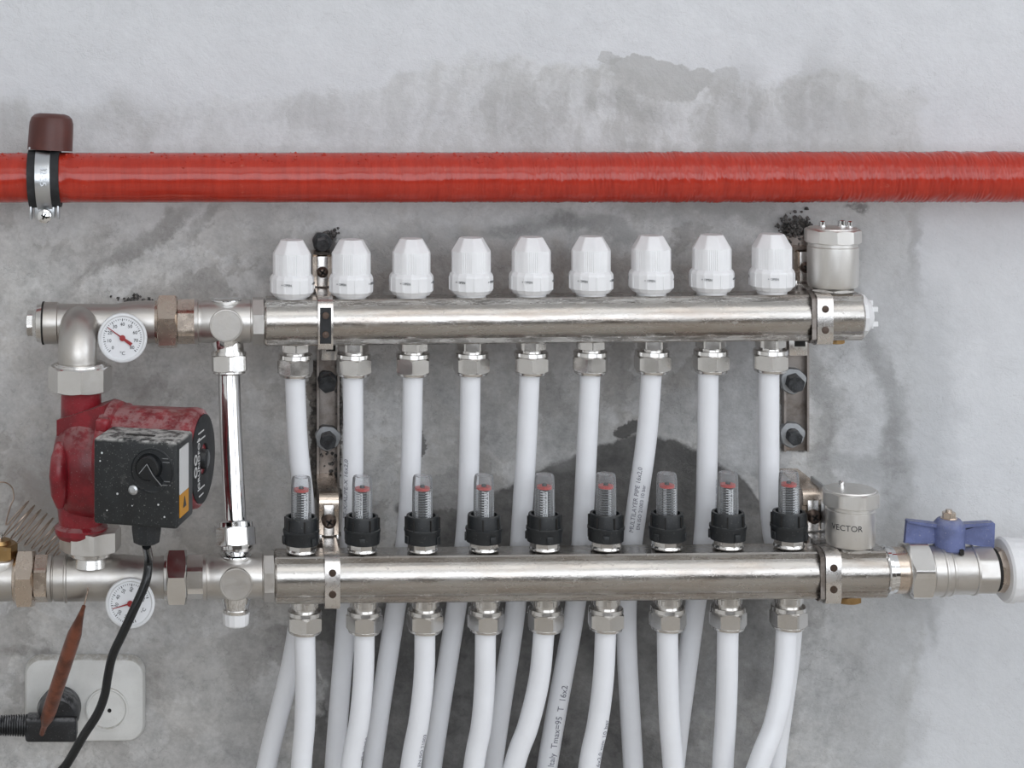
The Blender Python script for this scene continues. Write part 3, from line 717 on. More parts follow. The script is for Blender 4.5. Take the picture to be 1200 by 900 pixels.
# ------------------------------------------------------------------ brackets
def cross_screw(bm, P, r, M=I4): lathe(bm, [(0, r), (r*.5, r*.92), (r*.8, r*.55), (r*.85, .0001)], M @ T(*P) @ FACE, 20)
def cross_slot(bm, P, r, M=I4):
    for a in (.6, .6+PI/2): box(bm, (0, 0, 0), (r*1.2, r*.25, r*.28), M @ T(*P) @ RY(a))
def bracket(label, rx, ux, lx_, rail_w, top, bot, sxU, sxL, dark_slot, bolts, mort, cuts=None):
    O = U(rx, 500, 0); t = thing('manifold_bracket', label, 'bracket', O)
    w = rail_w; zt, zb = U(rx, top, -.004).z-O.z, U(rx, bot, -.004).z-O.z
    for (p_, q_) in (cuts or [(top, bot)]):
        zt, zb = U(rx, p_, -.004).z-O.z, U(rx, q_, -.004).z-O.z
        bm = NB(); box(bm, (0, -.0025, (zt+zb)/2), (w, .003, zt-zb), bev=.0006)
        for sx in (-w/2, w/2): box(bm, (sx, -.005, (zt+zb)/2), (.0018, .008, zt-zb))
        obj('rail', bm, M_RUST, t)
    for which, (px, YA, axis, sw) in enumerate(((ux, YU, AU, sxU), (lx_, YL, AL, sxL))):
        C = axis(px)-O; w2 = sw/2; H = .0200; yb = -.006 if which == 0 else YL+.052
        # yoke: plate that stands off the rail, rises above the bar and carries the screw
        xs0, xs1 = C.x-w2, C.x+w2
        yt = YA+.0340
        bm = NB()
        up = [(-.004, C.z+.0515), (yt-.004, C.z+.0515), (yt, C.z+.0495), (yt, C.z+.024)]
        # curved shoulder for the lower arm
        if which: up = [(-.004, C.z+.060), (yt+.006, C.z+.060)] + [(yt+.006-.009*math.sin(a), C.z+.051+.009*math.cos(a)) for a in (.4, .8, 1.2, 1.57)] + [(yt-.003, C.z+.046), (yt, C.z+.0445), (yt, C.z+.024)]
        strip(bm, up, .0016, xs0-.002, xs1+.002); o1 = obj('stand_off', bm, M_WARM, t)
        yy = up[-1][0]
        bm = NB(); box(bm, ((xs0+xs1)/2, yy-.0022, C.z+.037), (sw*.72, .0020, .026), bev=.0005)
        for sx in (-1, 1): box(bm, ((xs0+xs1)/2+sx*(w2+.0012), yy-.002, C.z+.0215), (.0026, .006, .008), bev=.0005)
        obj('screw_plate', bm, M_STRAP, t)
        bm = NB(); cross_screw(bm, ((xs0+xs1)/2, yy-.0030, C.z+.0365), .0062 if which else .0050); sc_ = obj('screw', bm, M_SCREW, t)
        bm = NB(); cross_slot(bm, ((xs0+xs1)/2, yy-.0030-(.0052 if which else .0042), C.z+.0365), .0050); obj('screw_slot', bm, M_DARK, sc_)
        # strap round the bar
        yf = YA-.0205; th = .0014
        pts = [(yy, C.z+.0215), (YA-.004, C.z+.0205), (YA-.0125, C.z+.0200), (yf+.0015, C.z+.0180), (yf, C.z+.0155), (yf, C.z-.0165), (yf+.0015, C.z-.0200), (YA-.0125, C.z-.0215), (YA+.012, C.z-.0215), (YA+.018, C.z-.020)]
        if which == 0: pts += [(-.006, C.z-.020)]
        else: pts += [(YA+.03, C.z-.020), (-.006, C.z-.020)]
        bm = NB(); strip(bm, pts[::-1], th, xs0, xs1); 
        obj('strap', bm, M_STRAP, t, angle=50)
        bm = NB()
        if which == 0 and dark_slot:
            box(bm, ((xs0+xs1)/2, yf-th-.0002, C.z-.001), (sw*.74, .0008, .0300), bev=.0002, seg=1)
            obj('strap_slot', bm, M_RUBBER, t); bm = NB()
        for dz in ((.0085, -.0090) if which or not dark_slot else (.0075, -.0085)):
            lathe(bm, [(0, .0031), (.0006, .0028), (.0007, .0001)], T((xs0+xs1)/2, yf-th-(.0005 if dark_slot and not which else 0), C.z+dz) @ FACE, 18)
        obj('strap_rivet', bm, M_SCREW, t)
        if mort:
            bm = NB(); strip(bm, [(YA-.003, C.z+.0205), (YA-.0125, C.z+.0198), (yf+.001, C.z+.0165), (yf+.0006, C.z-.0165), (YA-.0125, C.z-.0202), (YA-.003, C.z-.0205)][::-1], .0012, xs0-.004, xs0-.0004); obj('rusty_liner', bm, M_RUST, t)
        # rear of the foot under the bar: small window plate on the rail
        if which == 0:
            bm = NB(); box(bm, (w*.05, -.009, C.z-.0350), (w*.8, .002, .020), bev=.0005); p_ = obj('foot_plate', bm, M_STRAP, t)
            bm = NB(); box(bm, (w*.12, -.0102, C.z-.0335), (w*.46, .001, .0065)); obj('foot_window', bm, M_DARK, p_)
    for (bx, by, rw, rb, ring) in bolts:
        P = U(bx, by, -.008)-O
        bm = NB(); lathe(bm, [(-.004, rw), (.001, rw), (.0022, rw*.94), (.0026, rw*.55), (.002, rw*.5)], T(P.x, P.y, P.z) @ FACE, 28, fn=lambda a, z: 1+.04*math.sin(a*3+1)+.03*math.sin(a*7)); obj('washer', bm, M_WASHER if ring else M_DARKNUT, t)
        bm = NB(); hexnut(bm, .001, .011, rb, T(P.x, P.y, P.z) @ FACE @ RX(.15), rot=.3); obj('bolt_head', bm, M_DARKNUT, t)
    return t
bracket('left steel bracket between the first and second white caps', 384, 380, 388, 24*sc(-.005), 300, 700, 17.5*SU, 17.5*SL, True,
        [(377.5, 284, .0085, .0052, False), (383, 446, .0085, .0070, False), (384, 513, .0112, .0064, True)], False)
bracket('right steel bracket between the last white cap and the air vents', 930, 957.5, 967, 27*sc(-.005), 268, 690, 18.5*SU, 18*SL, False,
        [(929, 446, .0115, .0068, True), (928, 509, .0112, .0058, True)], True, [(276, 528), (574, 690)])
# crumbled mortar where the rail is let into the wall
def crumb(label, px, py, w_, h_, seed, cnt=70):
    rr = random.Random(seed); O = U(px, py, -.001); bm = NB()
    for i in range(cnt):
        r_ = rr.uniform(.0007, .0020); P = Vector((rr.gauss(0, w_/2.6), -rr.uniform(.0, .004), rr.gauss(0, h_/2.6)))
        g = bmesh.ops.create_icosphere(bm, subdivisions=1, radius=r_)
        for v_ in g['verts']: v_.co = P+Vector((v_.co.x*rr.uniform(.6, 1.5), v_.co.y, v_.co.z*rr.uniform(.6, 1.5)))
    o = obj('mortar_crumbs', bm, M_MORTAR, None, smooth=False, loc=O); setp(o, label, 'mortar', kind='stuff')
crumb('dark crumbled mortar at the top of the right bracket behind the vent', 932, 270, .018, .016, 1, 190)
crumb('dark crumbled mortar at the bolt above the left bracket', 389, 274, .012, .006, 2, 30)
crumb('dark mortar crumbs in the wall beside the left bracket rail', 397, 470, .003, .085, 3, 90)
crumb('dark mortar crumbs in the wall under the left bracket bolts', 384, 545, .016, .020, 5, 60)
crumb('small dark plaster pit above the left pump elbow', 157, 349, .018, .005, 4, 26)

# ------------------------------------------------------------------ left hand fittings, upper line
def axfr(A, B):
    return frame((0, 0, 0), (B-A))
def seg(axis, p0, p1, org):
    """matrix along the axis from pixel p0 (world minus org) and its length"""
    a, b = axis(p0), axis(p1); return T(*(a-org)) @ frame((0, 0, 0), b-a), (b-a).length
s = SU
def cross_fitting(label, axis, x0, x1, s, bossx, up, down):
    O = axis(bossx); t = thing('cross_fitting', label, 'pipe fitting', O)
    M, L = seg(axis, x0, x1, O); r = 25.5*s
    bm = NB(); lathe(bm, [(0, r*.9), (0, r*1.04), (4*s, r*1.06), (5*s, r*.97), (9*s, r*.97), (11*s, r), (L-3*s, r), (L-2*s, r*.97), (L, r*.97)], M, 56)
    obj('body', bm, M_SATIN, t)
    bm = NB(); lathe(bm, [(0, 15*s), (27*s, 18.2*s), (31*s, 19.3*s), (32.5*s, 18.9*s), (32.6*s, 17.6*s), (31.6*s, 17.2*s), (31.6*s, .0001)], FACE, 44); obj('front_boss', bm, M_CAST, t)
    bm = NB(); lathe(bm, [(0, 15*s), (20*s, 14*s), (25*s, 18.5*s), (26*s, 18.2*s), (26*s, 16*s), (25.2*s, 14*s), (25.2*s, .0001)], I4 if up else I4, 40)
    obj('top_boss', bm, M_CHROME, t)
    bm = NB(); lathe(bm, [(0, 18*s), (-26*s, 18*s), (-31*s, 16.2*s), (-36*s, 15.5*s)], I4, 40); obj('bottom_outlet', bm, M_CHROME, t)
    return t, O
tU, OU = cross_fitting('chrome cross fitting at the left end of the upper manifold', AU, 228, 296, SU, 265, True, True)
tL, OL = cross_fitting('chrome cross fitting at the left end of the lower manifold, white cap below', AL, 238, 310, SL, 276.5, True, True)
bm = NB(); lathe(bm, [(-30*SL, 14*SL), (-34*SL, 15.2*SL), (-36*SL, 14*SL), (-38*SL, 15*SL), (-44*SL, 14.5*SL)], I4, 36); obj('drain_nipple', bm, M_NUT, tL)
bm = NB(); lathe(bm, [(-42*SL, 15.5*SL), (-43*SL, 15.8*SL), (-55*SL, 14.8*SL), (-56.5*SL, 13.5*SL)], I4, 30, fn=lambda a, z: 1+.02*math.cos(a*15)); obj('white_drain_cap', bm, M_WHITE, tL, label='white plastic drain cap')

# chrome bypass pipe with its two nuts
P0, P1, P2, P3 = U(268, 408, YU), U(269.5, 480, YU-.006), U(273, 560, -.090), U(277, 640, YL)
t = thing('bypass_pipe', 'polished chrome vertical pipe joining the two cross fittings', 'pipe', P3)
bm = NB(); pth = [p-P3 for p in spline([P0, P1, P2, P3], 12)]; tube(bm, pth, 13.3*sc(-.09), 36); obj('chrome_tube', bm, M_CHROME, t)
Mn = T(*(P0-P3)) @ frame((0, 0, 0), P1-P0); q = SU
bm = NB(); lathe(bm, [(-6*q, 17*q), (4*q, 18.5*q), (4*q, 20.5*q), (8*q, 21*q), (8.5*q, 19*q)], Mn, 44); hexnut(bm, 8*q, 27*q, 20*q, Mn, rot=.45, ch=.6); lathe(bm, [(26*q, 19*q), (29*q, 19*q), (31*q, 15*q), (31*q, 13*q)], Mn, 40); obj('top_nut', bm, M_NUT, t)
Mn = T(*(P3-P3)) @ frame((0, 0, 0), P2-P3); q = SL
bm = NB(); lathe(bm, [(-12*q, 10*q), (-4*q, 19*q), (2*q, 20*q)], Mn, 44); hexnut(bm, 0*q, 22*q, 20.5*q, Mn, rot=.1, ch=.6); lathe(bm, [(21*q, 19*q), (22*q, 21*q), (27*q, 20.5*q), (29*q, 17*q), (29*q, 13*q)], Mn, 40); obj('bottom_nut', bm, M_CHROME, t)

def union(label, axis, n0, n1, n2, rn, rh, s, mat):
    O = axis(n1); t = thing('union_coupling', label, 'pipe fitting', O)
    M, L = seg(axis, n0, n1, O); bm = NB(); hexnut(bm, 0, L, rn*s, M, rot=.26+PI/6, ch=.45); lathe(bm, [(-4*s, rn*.80*s), (-3*s, rn*.86*s), (.0001, rn*.9*s)], M, 40); obj('union_nut', bm, mat, t)
    M, L = seg(axis, n1, n2, O); bm = NB(); hexnut(bm, 0, L, rh*s, M, rot=.5, ch=.2); obj('hex_nipple', bm, mat, t)
    return t
union('large nickel hexagon union beside the upper thermometer', AU, 185, 208, 230, 29.0, 23.0, SU, M_WARM)
union('large nickel hexagon union right of the lower thermometer', AL, 196, 219, 239, 30.5, 23.0, SL, M_NUT)
union('nickel hexagon union at the far left of the lower line', AL, 20, 41, 57, 31.0, 24.5, SL, M_WARM)

# upper mixing body with plug
O = AU(90); t = thing('pump_connector', 'matt nickel tee body at the top left, above the red pump', 'pipe fitting', O); s = SU
M, L = seg(AU, 51, 186, O); bm = NB()
lathe(bm, [(0, 23*s), (1*s, 24.5*s), (17*s, 24.5*s), (18*s, 22.5*s), (24*s, 22.5*s), (60*s, 21.5*s), (85*s, 21.5*s), (100*s, 24.5*s), (L-12*s, 25.0*s), (L, 24.5*s)], M, 52); obj('tee_body', bm, M_CAST, t)
bm = NB(); lathe(bm, [(-1*s, 25*s), (0, 25.2*s), (1.2*s, 25*s)], M, 48); obj('black_seal', bm, M_DARK, t)
bm = NB(); lathe(bm, [(-8*s, 19*s), (-7*s, 22*s), (-1*s, 23.5*s)], M, 48); hexnut(bm, -19*s, -8*s, 13.5*s, M, sides=6, rot=.2); lathe(bm, [(-12*s, 15*s), (-7*s, 19*s)], M, 40); obj('end_plug', bm, M_NUT, t)
# elbow coming forward and turning down
YE = -.112; E0 = U(91, 390, YU)-O; E0.z = U(91, 389, YE).z-O.z; E1 = U(91, 388, YE+.004)-O; E2 = U(92, 432, YE)-O
bm = NB(); RE = .022; pts = [E0]
for a in range(0, 91, 10): pts.append(Vector((E1.x, YE-YU+RE-RE*math.sin(math.radians(a)), E0.z-RE+RE*math.cos(math.radians(a)))))
pts += [E2, E2-Vector((0, 0, .006))]
tube(bm, pts, 22.5*sc(YE), 36); obj('elbow', bm, M_CAST, t)
SE = sc(YE)
Pn = U(94, 430, YE)-O
bm = NB(); lathe(bm, [(6*SE, 24*SE), (5*SE, 28*SE), (0, 31*SE)], T(*Pn), 44); obj('flange_seat', bm, M_NUT, t)
bm = NB(); hexnut(bm, -27*SE, 2*SE, 34.5*SE, T(*Pn), sides=8, rot=.1, ch=.5); lathe(bm, [(1*SE, 31*SE), (4*SE, 30*SE), (4*SE, 25*SE)], T(*Pn), 44); obj('pump_nut', bm, M_NUT, t)
bm = NB(); lathe(bm, [(0, 12*s), (30*s, 12*s), (30*s, 8*s)], T(*(U(143, 390, YU)-O)) @ FACE, 30); obj('sensor_pocket', bm, M_CAST, t)

# lower connector with union up to the pump
O = AL(110); t = thing('pump_connector', 'matt nickel tee body under the red pump', 'pipe fitting', O); s = SL
M, L = seg(AL, 56, 197, O); bm = NB()
lathe(bm, [(0, 24*s), (1*s, 26.5*s), (5*s, 26.8*s), (6*s, 24*s), (7*s, 24*s), (8*s, 26*s), (20*s, 26.5*s), (21*s, 28*s), (23*s, 28*s), (24*s, 26.5*s), (90*s, 26.5*s), (115*s, 24*s), (L-8*s, 24*s), (L, 26*s)], M, 52); obj('tee_body', bm, M_CAST, t)
YN = -.109; SN = sc(YN)
Pn = U(106, 640, YN)-O
bm = NB(); lathe(bm, [(-22*SN, 22*SN), (-12*SN, 20*SN), (-9*SN, 26*SN), (-5*SN, 26*SN), (-3*SN, 22*SN), (6*SN, 22*SN)], T(*Pn), 44); obj('riser', bm, M_NUT, t)
bm = NB(); hexnut(bm, -3*SN, 22*SN, 33.5*SN, T(*Pn), sides=8, rot=.2, ch=.35); obj('pump_nut', bm, M_BRUSH, t)
bm = NB(); lathe(bm, [(0, 13*s), (32*s, 13*s), (32*s, 8*s)], T(*(U(158, 690, YL)-O)) @ FACE, 30); obj('sensor_pocket', bm, M_CAST, t)

# ------------------------------------------------------------------ thermometers
def thermometer(label, px, py, yd, r, needle, num0, yawz, tilt):
    P = U(px, py, yd); s = sc(yd); t = thing('thermometer', label, 'thermometer', P, rot=(tilt, 0, yawz)); r *= s
    bm = NB(); lathe(bm, [(-.012, r*.5), (-.009, r*.92), (-.004, r*.99), (.0005, r), (.0015, r*.97), (.0018, r*.90), (.0006, r*.84), (.0003, r*.84)], FACE, 64); obj('case', bm, M_DIALRIM, t)
    bm = NB(); lathe(bm, [(.0002, r*.85), (.0007, r*.85)], FACE, 64); obj('dial_face', bm, M_DIAL, t)
    bm = NB()
    ang = lambda v: math.radians(-135+270*(v-0)/80)+num0     # clockwise from the top
    for k in range(41):
        a = ang(k*2); l = .10 if k % 5 == 0 else .06
        box(bm, (0, r*(.78-l/2), .0008), (r*(.02 if k % 5 else .03), r*l, .0002), FACE @ RZ(-a))
    obj('scale_tick', bm, M_INK, t)
    bm = NB()
    for v in range(0, 81, 10):
        a = ang(v); text_into(bm, str(v), r*.19, FACE @ T(r*.55*math.sin(a), r*.55*math.cos(a), .0009) @ RZ(0 if num0 == 0 else -num0), .00005)
    text_into(bm, '\u00b0C', r*.2, FACE @ RZ(-num0) @ T(0, -r*.62, .0009), .00005)
    obj('numeral', bm, M_INK, t)
    bm = NB(); prism(bm, [(-r*.03, 0), (r*.03, 0), (r*.012, r*.74), (-r*.012, r*.74)], .0012, .0017, FACE @ RZ(-needle)); prism(bm, [(-r*.05, 0), (r*.05, 0), (r*.07, -r*.45), (-r*.07, -r*.45)], .0012, .0017, FACE @ RZ(-needle)); obj('needle', bm, M_RED, t)
    bm = NB(); lathe(bm, [(.001, r*.12), (.0024, r*.12), (.0025, r*.06)], FACE, 24); obj('needle_hub', bm, M_RED, t)
thermometer('upper round white thermometer dial in front of the tee, left of the union', 143.5, 396, -.108, 29, math.radians(-54), 0, .06, -.05)
thermometer('lower round white thermometer dial, partly behind the black cable', 152.5, 707, -.140, 29, math.radians(-105), math.radians(-62), .06, -.1)

# ------------------------------------------------------------------ pump
YP = -.112; PP = U(98, 545, YP); aP = math.radians(-14.5)
t = thing('circulation_pump', 'red circulation pump with black terminal box on the left', 'pump', PP, rot=(0, 0, aP))
s = sc(YP)
bm = NB()   # neck, volute, lower flange in the local frame: x = motor axis, z up
lathe(bm, [(-84*s, 27*s), (-78*s, 31*s), (-72*s, 31*s), (-68*s, 26*s), (-50*s, 28*s), (-30*s, 27*s), (20*s, 25*s), (50*s, 24*s), (84*s, 23.5*s), (92*s, 24*s)], T(-3*s, 0, 0), 44)
rs = []
obj('pump_neck', bm, M_PUMP, t)
bm = NB()   # volute: flattened snail round the motor axis
MX = RY(PI/2)
rings(bm, [[(r_*math.cos(a)*s*(1.0), r_*math.sin(a)*s*(.86), z*s) for a in [2*PI*j/48 for j in range(48)]] for z, r_ in ((-27, 20), (-28, 32), (-25, 46), (-18, 55), (-8, 61), (6, 63), (18, 62), (26, 59), (34, 58))], T(0, 0, 2*s) @ MX)
obj('volute', bm, M_PUMP, t, angle=50)
bm = NB()
tube(bm, [Vector(p)*s for p in ((-14, -42, 34), (-12, -52, 20), (-11, -56, 0), (-12, -52, -22), (-14, -42, -38))], lambda f: (5+6*math.sin(PI*f))*s, 14)
prism(bm, [(-22*s, 58*s), (36*s, 78*s), (36*s, 40*s), (-22*s, 40*s)], -20*s, 22*s, RX(PI/2) @ T(0, 0, 10*s))
obj('casting_rib', bm, M_PUMP, t)
bm = NB()   # motor can
lathe(bm, [(30*s, 60*s), (36*s, 62*s), (44*s, 60*s), (46*s, 56*s), (122*s, 57*s), (134*s, 58*s), (141*s, 56*s), (144*s, 52*s), (144*s, 50*s)], T(0, 0, 16*s) @ MX, 64)
obj('motor_housing', bm, M_PUMP, t)
bm = NB()
for sy in (-1, 1):
    for sz in (-1, 1):
        bm = NB(); box(bm, (38*s, sy*42*s, 16*s+sz*42*s), (16*s, 16*s, 16*s), bev=.003, seg=3); obj('mounting_lug', bm, M_PUMP, t)
bm = NB(); lathe(bm, [(141*s, 50.5*s), (145.5*s, 50.5*s), (146.5*s, 48*s), (146.6*s, 18*s), (143*s, 17*s), (143*s, .0001)], T(0, 0, 16*s) @ MX, 64)
ep = obj('end_plate', bm, M_RUBBER, t, label='black round plate on the end of the motor')
bm = NB(); lathe(bm, [(142*s, 12*s), (150*s, 11*s), (151*s, 9*s)], T(0, 0, 16*s) @ MX, 24); obj('vent_screw', bm, M_BLACK, ep)
MT = T(146.9*s, 0, 16*s) @ RZ(PI/2) @ FACE       # text plane on the end plate
bm = NB(); text_into(bm, 'GRUNDFOS', 11*s, MT @ T(-24*s, 0, 0) @ RZ(PI/2), .00012)
for dz in (-7, 7): 
    lathe(bm, [(0, 6.2*s), (.0003, 6.2*s), (.0003, 4*s), (0, 4*s)], MT @ T(-38*s, dz*s, 0), 24, False, False)
for (yy_, n_) in ((34, 5), (26, 7), (-30, 6), (-38, 4)):
    for k in range(n_): box(bm, (-12*s+(k-n_/2)*5*s, yy_*s, 0), (3.4*s, 1.6*s, .0003), MT)
obj('plate_print', bm, M_LABEL, ep)
# terminal box
BX0, BX1, BZ0, BZ1 = 50*s, 147*s, -36*s, 59*s; BY0, BY1 = -112*s, -48*s
bm = NB(); box(bm, ((BX0+BX1)/2, (BY0+BY1)/2, (BZ0+BZ1)/2), (BX1-BX0, BY1-BY0, BZ1-BZ0), bev=4*s, seg=3); tb = obj('terminal_box', bm, M_BOX, t, label='black square terminal box with speed knob')
bm = NB(); box(bm, ((BX0+BX1)/2-2*s, (BY0+BY1)/2-6*s, BZ1), (34*s, 6*s, 1.2*s), bev=.4*s, seg=1); obj('box_slot', bm, M_DARK, tb)
kx, kz = 115*s, 31*s
bm = NB(); lathe(bm, [(-.001, 25*s), (.0006, 25*s), (.0008, 23.8*s), (.0002, 23*s), (.0002, .0001)], T(kx+3*s, BY0, kz-4*s) @ FACE, 44); obj('knob_recess', bm, M_BLACK, tb)
bm = NB(); lathe(bm, [(0, 15*s), (9*s, 13.5*s), (11*s, 12*s)], T(kx, BY0, kz) @ FACE, 40)
prism(bm, [(-4*s, -5*s), (5*s, -5*s), (4*s, 22*s), (-1*s, 24*s)], 0, 13*s, T(kx, BY0, kz) @ FACE @ RZ(math.radians(-135))); obj('speed_knob', bm, M_BLACKCLEAN, tb)
bm = NB()
for (a, b_) in (((-8, -5), (1, 6)), ((1, 6), (8, -6)), ((8, -6), (18, -17))):
    d_ = Vector((b_[0]-a[0], b_[1]-a[1])); L_ = d_.length; box(bm, (L_/2*s, 0, 0), (L_*s, .8*s, .0004), T(kx, BY0-13.1*s, kz) @ FACE @ T(a[0]*s, a[1]*s, 0) @ RZ(math.atan2(d_.y, d_.x)))
for (x_, z_, w_) in ((103, 6, 8), (103, 2, 8), (101, -19, 14), (101, -23, 14)): box(bm, ((x_+31)*s, BY0-.0002, (z_+35)*s), (w_*s, .0004, .8*s))
obj('knob_arrow', bm, M_WASHER, tb)
bm = NB(); cross_screw(bm, (97*s, BY0-.0003, 5*s), 5.8*s); q_ = obj('box_screw', bm, M_ZINC, tb)
bm = NB()
for (x_, z_, r_) in ((29, 8, 1.3), (27, -1, 1.0), (47, -36, 1.3), (94, -45, 1.2), (35, -55, .9), (101, -58, 1.1), (64, -48, .8)): lathe(bm, [(0, r_*s), (.0005, r_*.6*s)], T((x_+31)*s, BY0-.0001, (z_+35)*s) @ FACE, 8)
obj('plaster_splash', bm, M_LABEL, tb)
bm = NB(); box(bm, (BX1+.0003, (BY0+BY1)/2-8*s, (BZ0+BZ1)/2+14*s), (.0008, 34*s, 50*s)); obj('white_label', bm, M_LABEL, tb, label='white sticker on the side of the box')
bm = NB(); box(bm, (BX1+.0003, (BY0+BY1)/2-8*s, (BZ0+BZ1)/2-24*s), (.0008, 34*s, 25*s)); obj('orange_label', bm, M_ORANGE, tb, label='orange warning sticker on the side of the box')
bm = NB(); prism(bm, [(-6*s, -6*s), (6*s, -6*s), (0, 6*s)], 0, .0003, T(BX1+.0008, (BY0+BY1)/2-8*s, (BZ0+BZ1)/2-22*s) @ RZ(PI/2) @ FACE); obj('warning_triangle', bm, M_INK, tb)
bm = NB(); lathe(bm, [(0, 17*s), (-8*s, 17*s), (-22*s, 15*s), (-24*s, 12*s), (-24*s, 6*s)], T(104*s, BY0+24*s, BZ0), 10); gl = obj('cable_gland', bm, M_BLACK, t)
bpy.context.view_layer.update()
GP = t.matrix_world @ Vector((104*s, BY0+24*s, BZ0-26*s))

# ------------------------------------------------------------------ cable, plug, socket
t0 = GP
pts = [GP-Vector((0, 0, .0005)), U(174, 655, -.160), U(171, 681, -.163), U(157, 714, -.166), U(144, 742, -.166), U(132, 768, -.162), U(126.5, 792, -.158), U(122.5, 815, -.156), U(114, 837, -.155), U(98, 862, -.154), U(80, 893, -.150), U(56, 930, -.14), U(20, 1040, -.08)]
e = pts[-1]; pts += [Vector((e.x, -.05, e.z-.25)), Vector((e.x, -.05, .004))]
t = thing('power_cable', 'glossy black cable hanging from the pump across the lower thermometer', 'cable', pts[-1])
bm = NB(); tube(bm, [p-pts[-1] for p in spline(pts, 10)], 5.3*sc(-.16), 16); obj('cable_sheath', bm, M_BLACKCLEAN, t)

YS = 0; O = U(100, 816, -.001); s = sc(-.012)
t = thing('wall_socket', 'dirty white double wall socket low on the left', 'socket', O)
bm = NB()
def rrect(w_, h_, r_, n=8): return [(sx*(w_-r_)+r_*math.cos(a), sy*(h_-r_)+r_*math.sin(a)) for sx, sy, a0 in ((1, 1, 0), (-1, 1, PI/2), (-1, -1, PI), (1, -1, 3*PI/2)) for a in [a0+PI/2*k/n for k in range(n+1)]]
W_, H_ = 71*s, 50*s
rings(bm, [[(x, y, z) for x, y in rrect(W_-d_, H_-d_, 20*s-d_*.5)] for z, d_ in ((0, 0), (.006, .0004), (.0095, .0022), (.0112, .006))], FACE)
obj('face_plate', bm, M_SOCK, t)
for nm, cx_, hole in (('socket_well', -32*s, False), ('socket_well', 26.5*s, True)):
    bm = NB(); lathe(bm, [(.0100, 25*s), (.0135, 24.6*s), (.0137, 23*s), (.0118, 21.6*s), (.0116, .0001)], T(cx_, 0, -9*s) @ FACE, 48); sw = obj(nm, bm, M_SOCK, t)
    if hole:
        bm = NB(); lathe(bm, [(.0117, 2.4*s), (.0119, 2.4*s)], T(cx_+3*s, 0, -11*s) @ FACE, 16); obj('socket_hole', bm, M_DARK, sw)
PL = U(71, 828, -.014)
t = thing('power_plug', 'black dusty power plug in the left half of the socket', 'plug', PL); s = sc(-.03)
bm = NB(); lathe(bm, [(0, 24.5*s), (.014, 24.5*s), (.020, 23*s), (.024, 19*s), (.0245, .0001)], FACE, 44); obj('plug_body', bm, M_PLUG, t)
bm = NB(); box(bm, (-8*s, -.020, -14*s), (60*s, .018, 28*s), bev=.003, seg=3); obj('plug_neck', bm, M_PLUG, t)
bm = NB(); box(bm, (0, -.0247, 0), (44*s, .002, 1.6*s)); obj('plug_seam', bm, M_DARK, t)
bm = NB(); MG = T(-34*s, -.020, -12*s) @ RY(-PI/2)
lathe(bm, [(k*2.9*s+d_*s, (10.5+(2.2 if q_ else 0)-.12*k)*s) for k in range(16) for d_, q_ in ((0, 0), (.5, 1), (1.7, 1), (2.2, 0))], MG, 24); obj('strain_relief', bm, M_PLUG, t)
bm = NB(); tube(bm, spline([Vector((-78*s, -.020, -12*s)), Vector((-120*s, -.022, -14*s)), Vector((-170*s, -.03, -40*s)), Vector((-190*s, -.03, -160*s)), Vector((-192*s, -.03, -(828+300)*s*.45))], 8), .0035, 12); obj('plug_cord', bm, M_BLACKCLEAN, t)

# brown rod
A, B = U(99, 708, -.135), U(49, 860, -.060)
t = thing('pointed_rod', 'brown rod with pointed ends leaning in front of the socket', 'rod', B)
Lr = (A-B).length; Mr = frame((0, 0, 0), A-B); s = sc(-.09)
bm = NB(); lathe(bm, [(0, 3.2*s), (.012*.8, 3.8*s), (.012, 4.6*s), (.020, 7.6*s), (.030, 8.4*s), (Lr*.70, 8.8*s), (Lr*.78, 8.2*s), (Lr*.88, 4.6*s), (Lr*.955, 2.6*s), (Lr*.985, 2.2*s)], Mr, 20, fn=lambda a, z: 1+.03*math.sin(a*2+z*60)); obj('rod_body', bm, M_COPPER, t)
bm = NB(); tube(bm, [p-B for p in spline([A.lerp(B, .03), U(101, 700, -.13), U(103, 690, -.125), U(100, 680, -.090), U(98, 672, -.06)], 6)], 1.0*s, 8); obj('rod_wire', bm, M_WIRE, t)

# ------------------------------------------------------------------ inlet at the far left with thermostatic seat, capillary coil
O = AL(2); s = SL
t = thing('inlet_valve', 'nickel valve body cut by the left edge, brass hexagon on top', 'valve', O)
M, L = seg(AL, -70, 22, O); bm = NB(); lathe(bm, [(0, 22*s), (30*s, 24*s), (60*s, 26*s), (L-3*s, 25*s), (L, 27*s)], M, 44); obj('valve_body', bm, M_CAST, t)
bm = NB(); lathe(bm, [(0, 20*s), (20*s, 22*s), (24*s, 21*s), (26*s, 18*s)], T(-2*s, 0, 0), 40); obj('collar', bm, M_BRUSH, t)
bm = NB(); hexnut(bm, 25*s, 42*s, 18.5*s, T(-2*s, 0, 0), rot=.2); lathe(bm, [(41*s, 14*s), (46*s, 12*s), (47*s, 5*s)], T(-2*s, 0, 0), 30); obj('brass_hexagon', bm, M_BRASS, t)
bm = NB(); lathe(bm, [(46*s, 3*s), (54*s, 3*s)], T(-2*s, 0, 0), 14); obj('valve_pin', bm, M_CHROME, t)
O = U(40, 640, -.05); s = sc(-.05)
t = thing('capillary_coil', 'thin coiled wire against the wall left of the pump', 'wire', O)
pts = [U(-30, 585, -.05), U(-10, 569, -.05), U(4, 565, -.048), U(14, 571, -.046), U(16, 584, -.046), U(12, 594, -.05)]
turns = 8
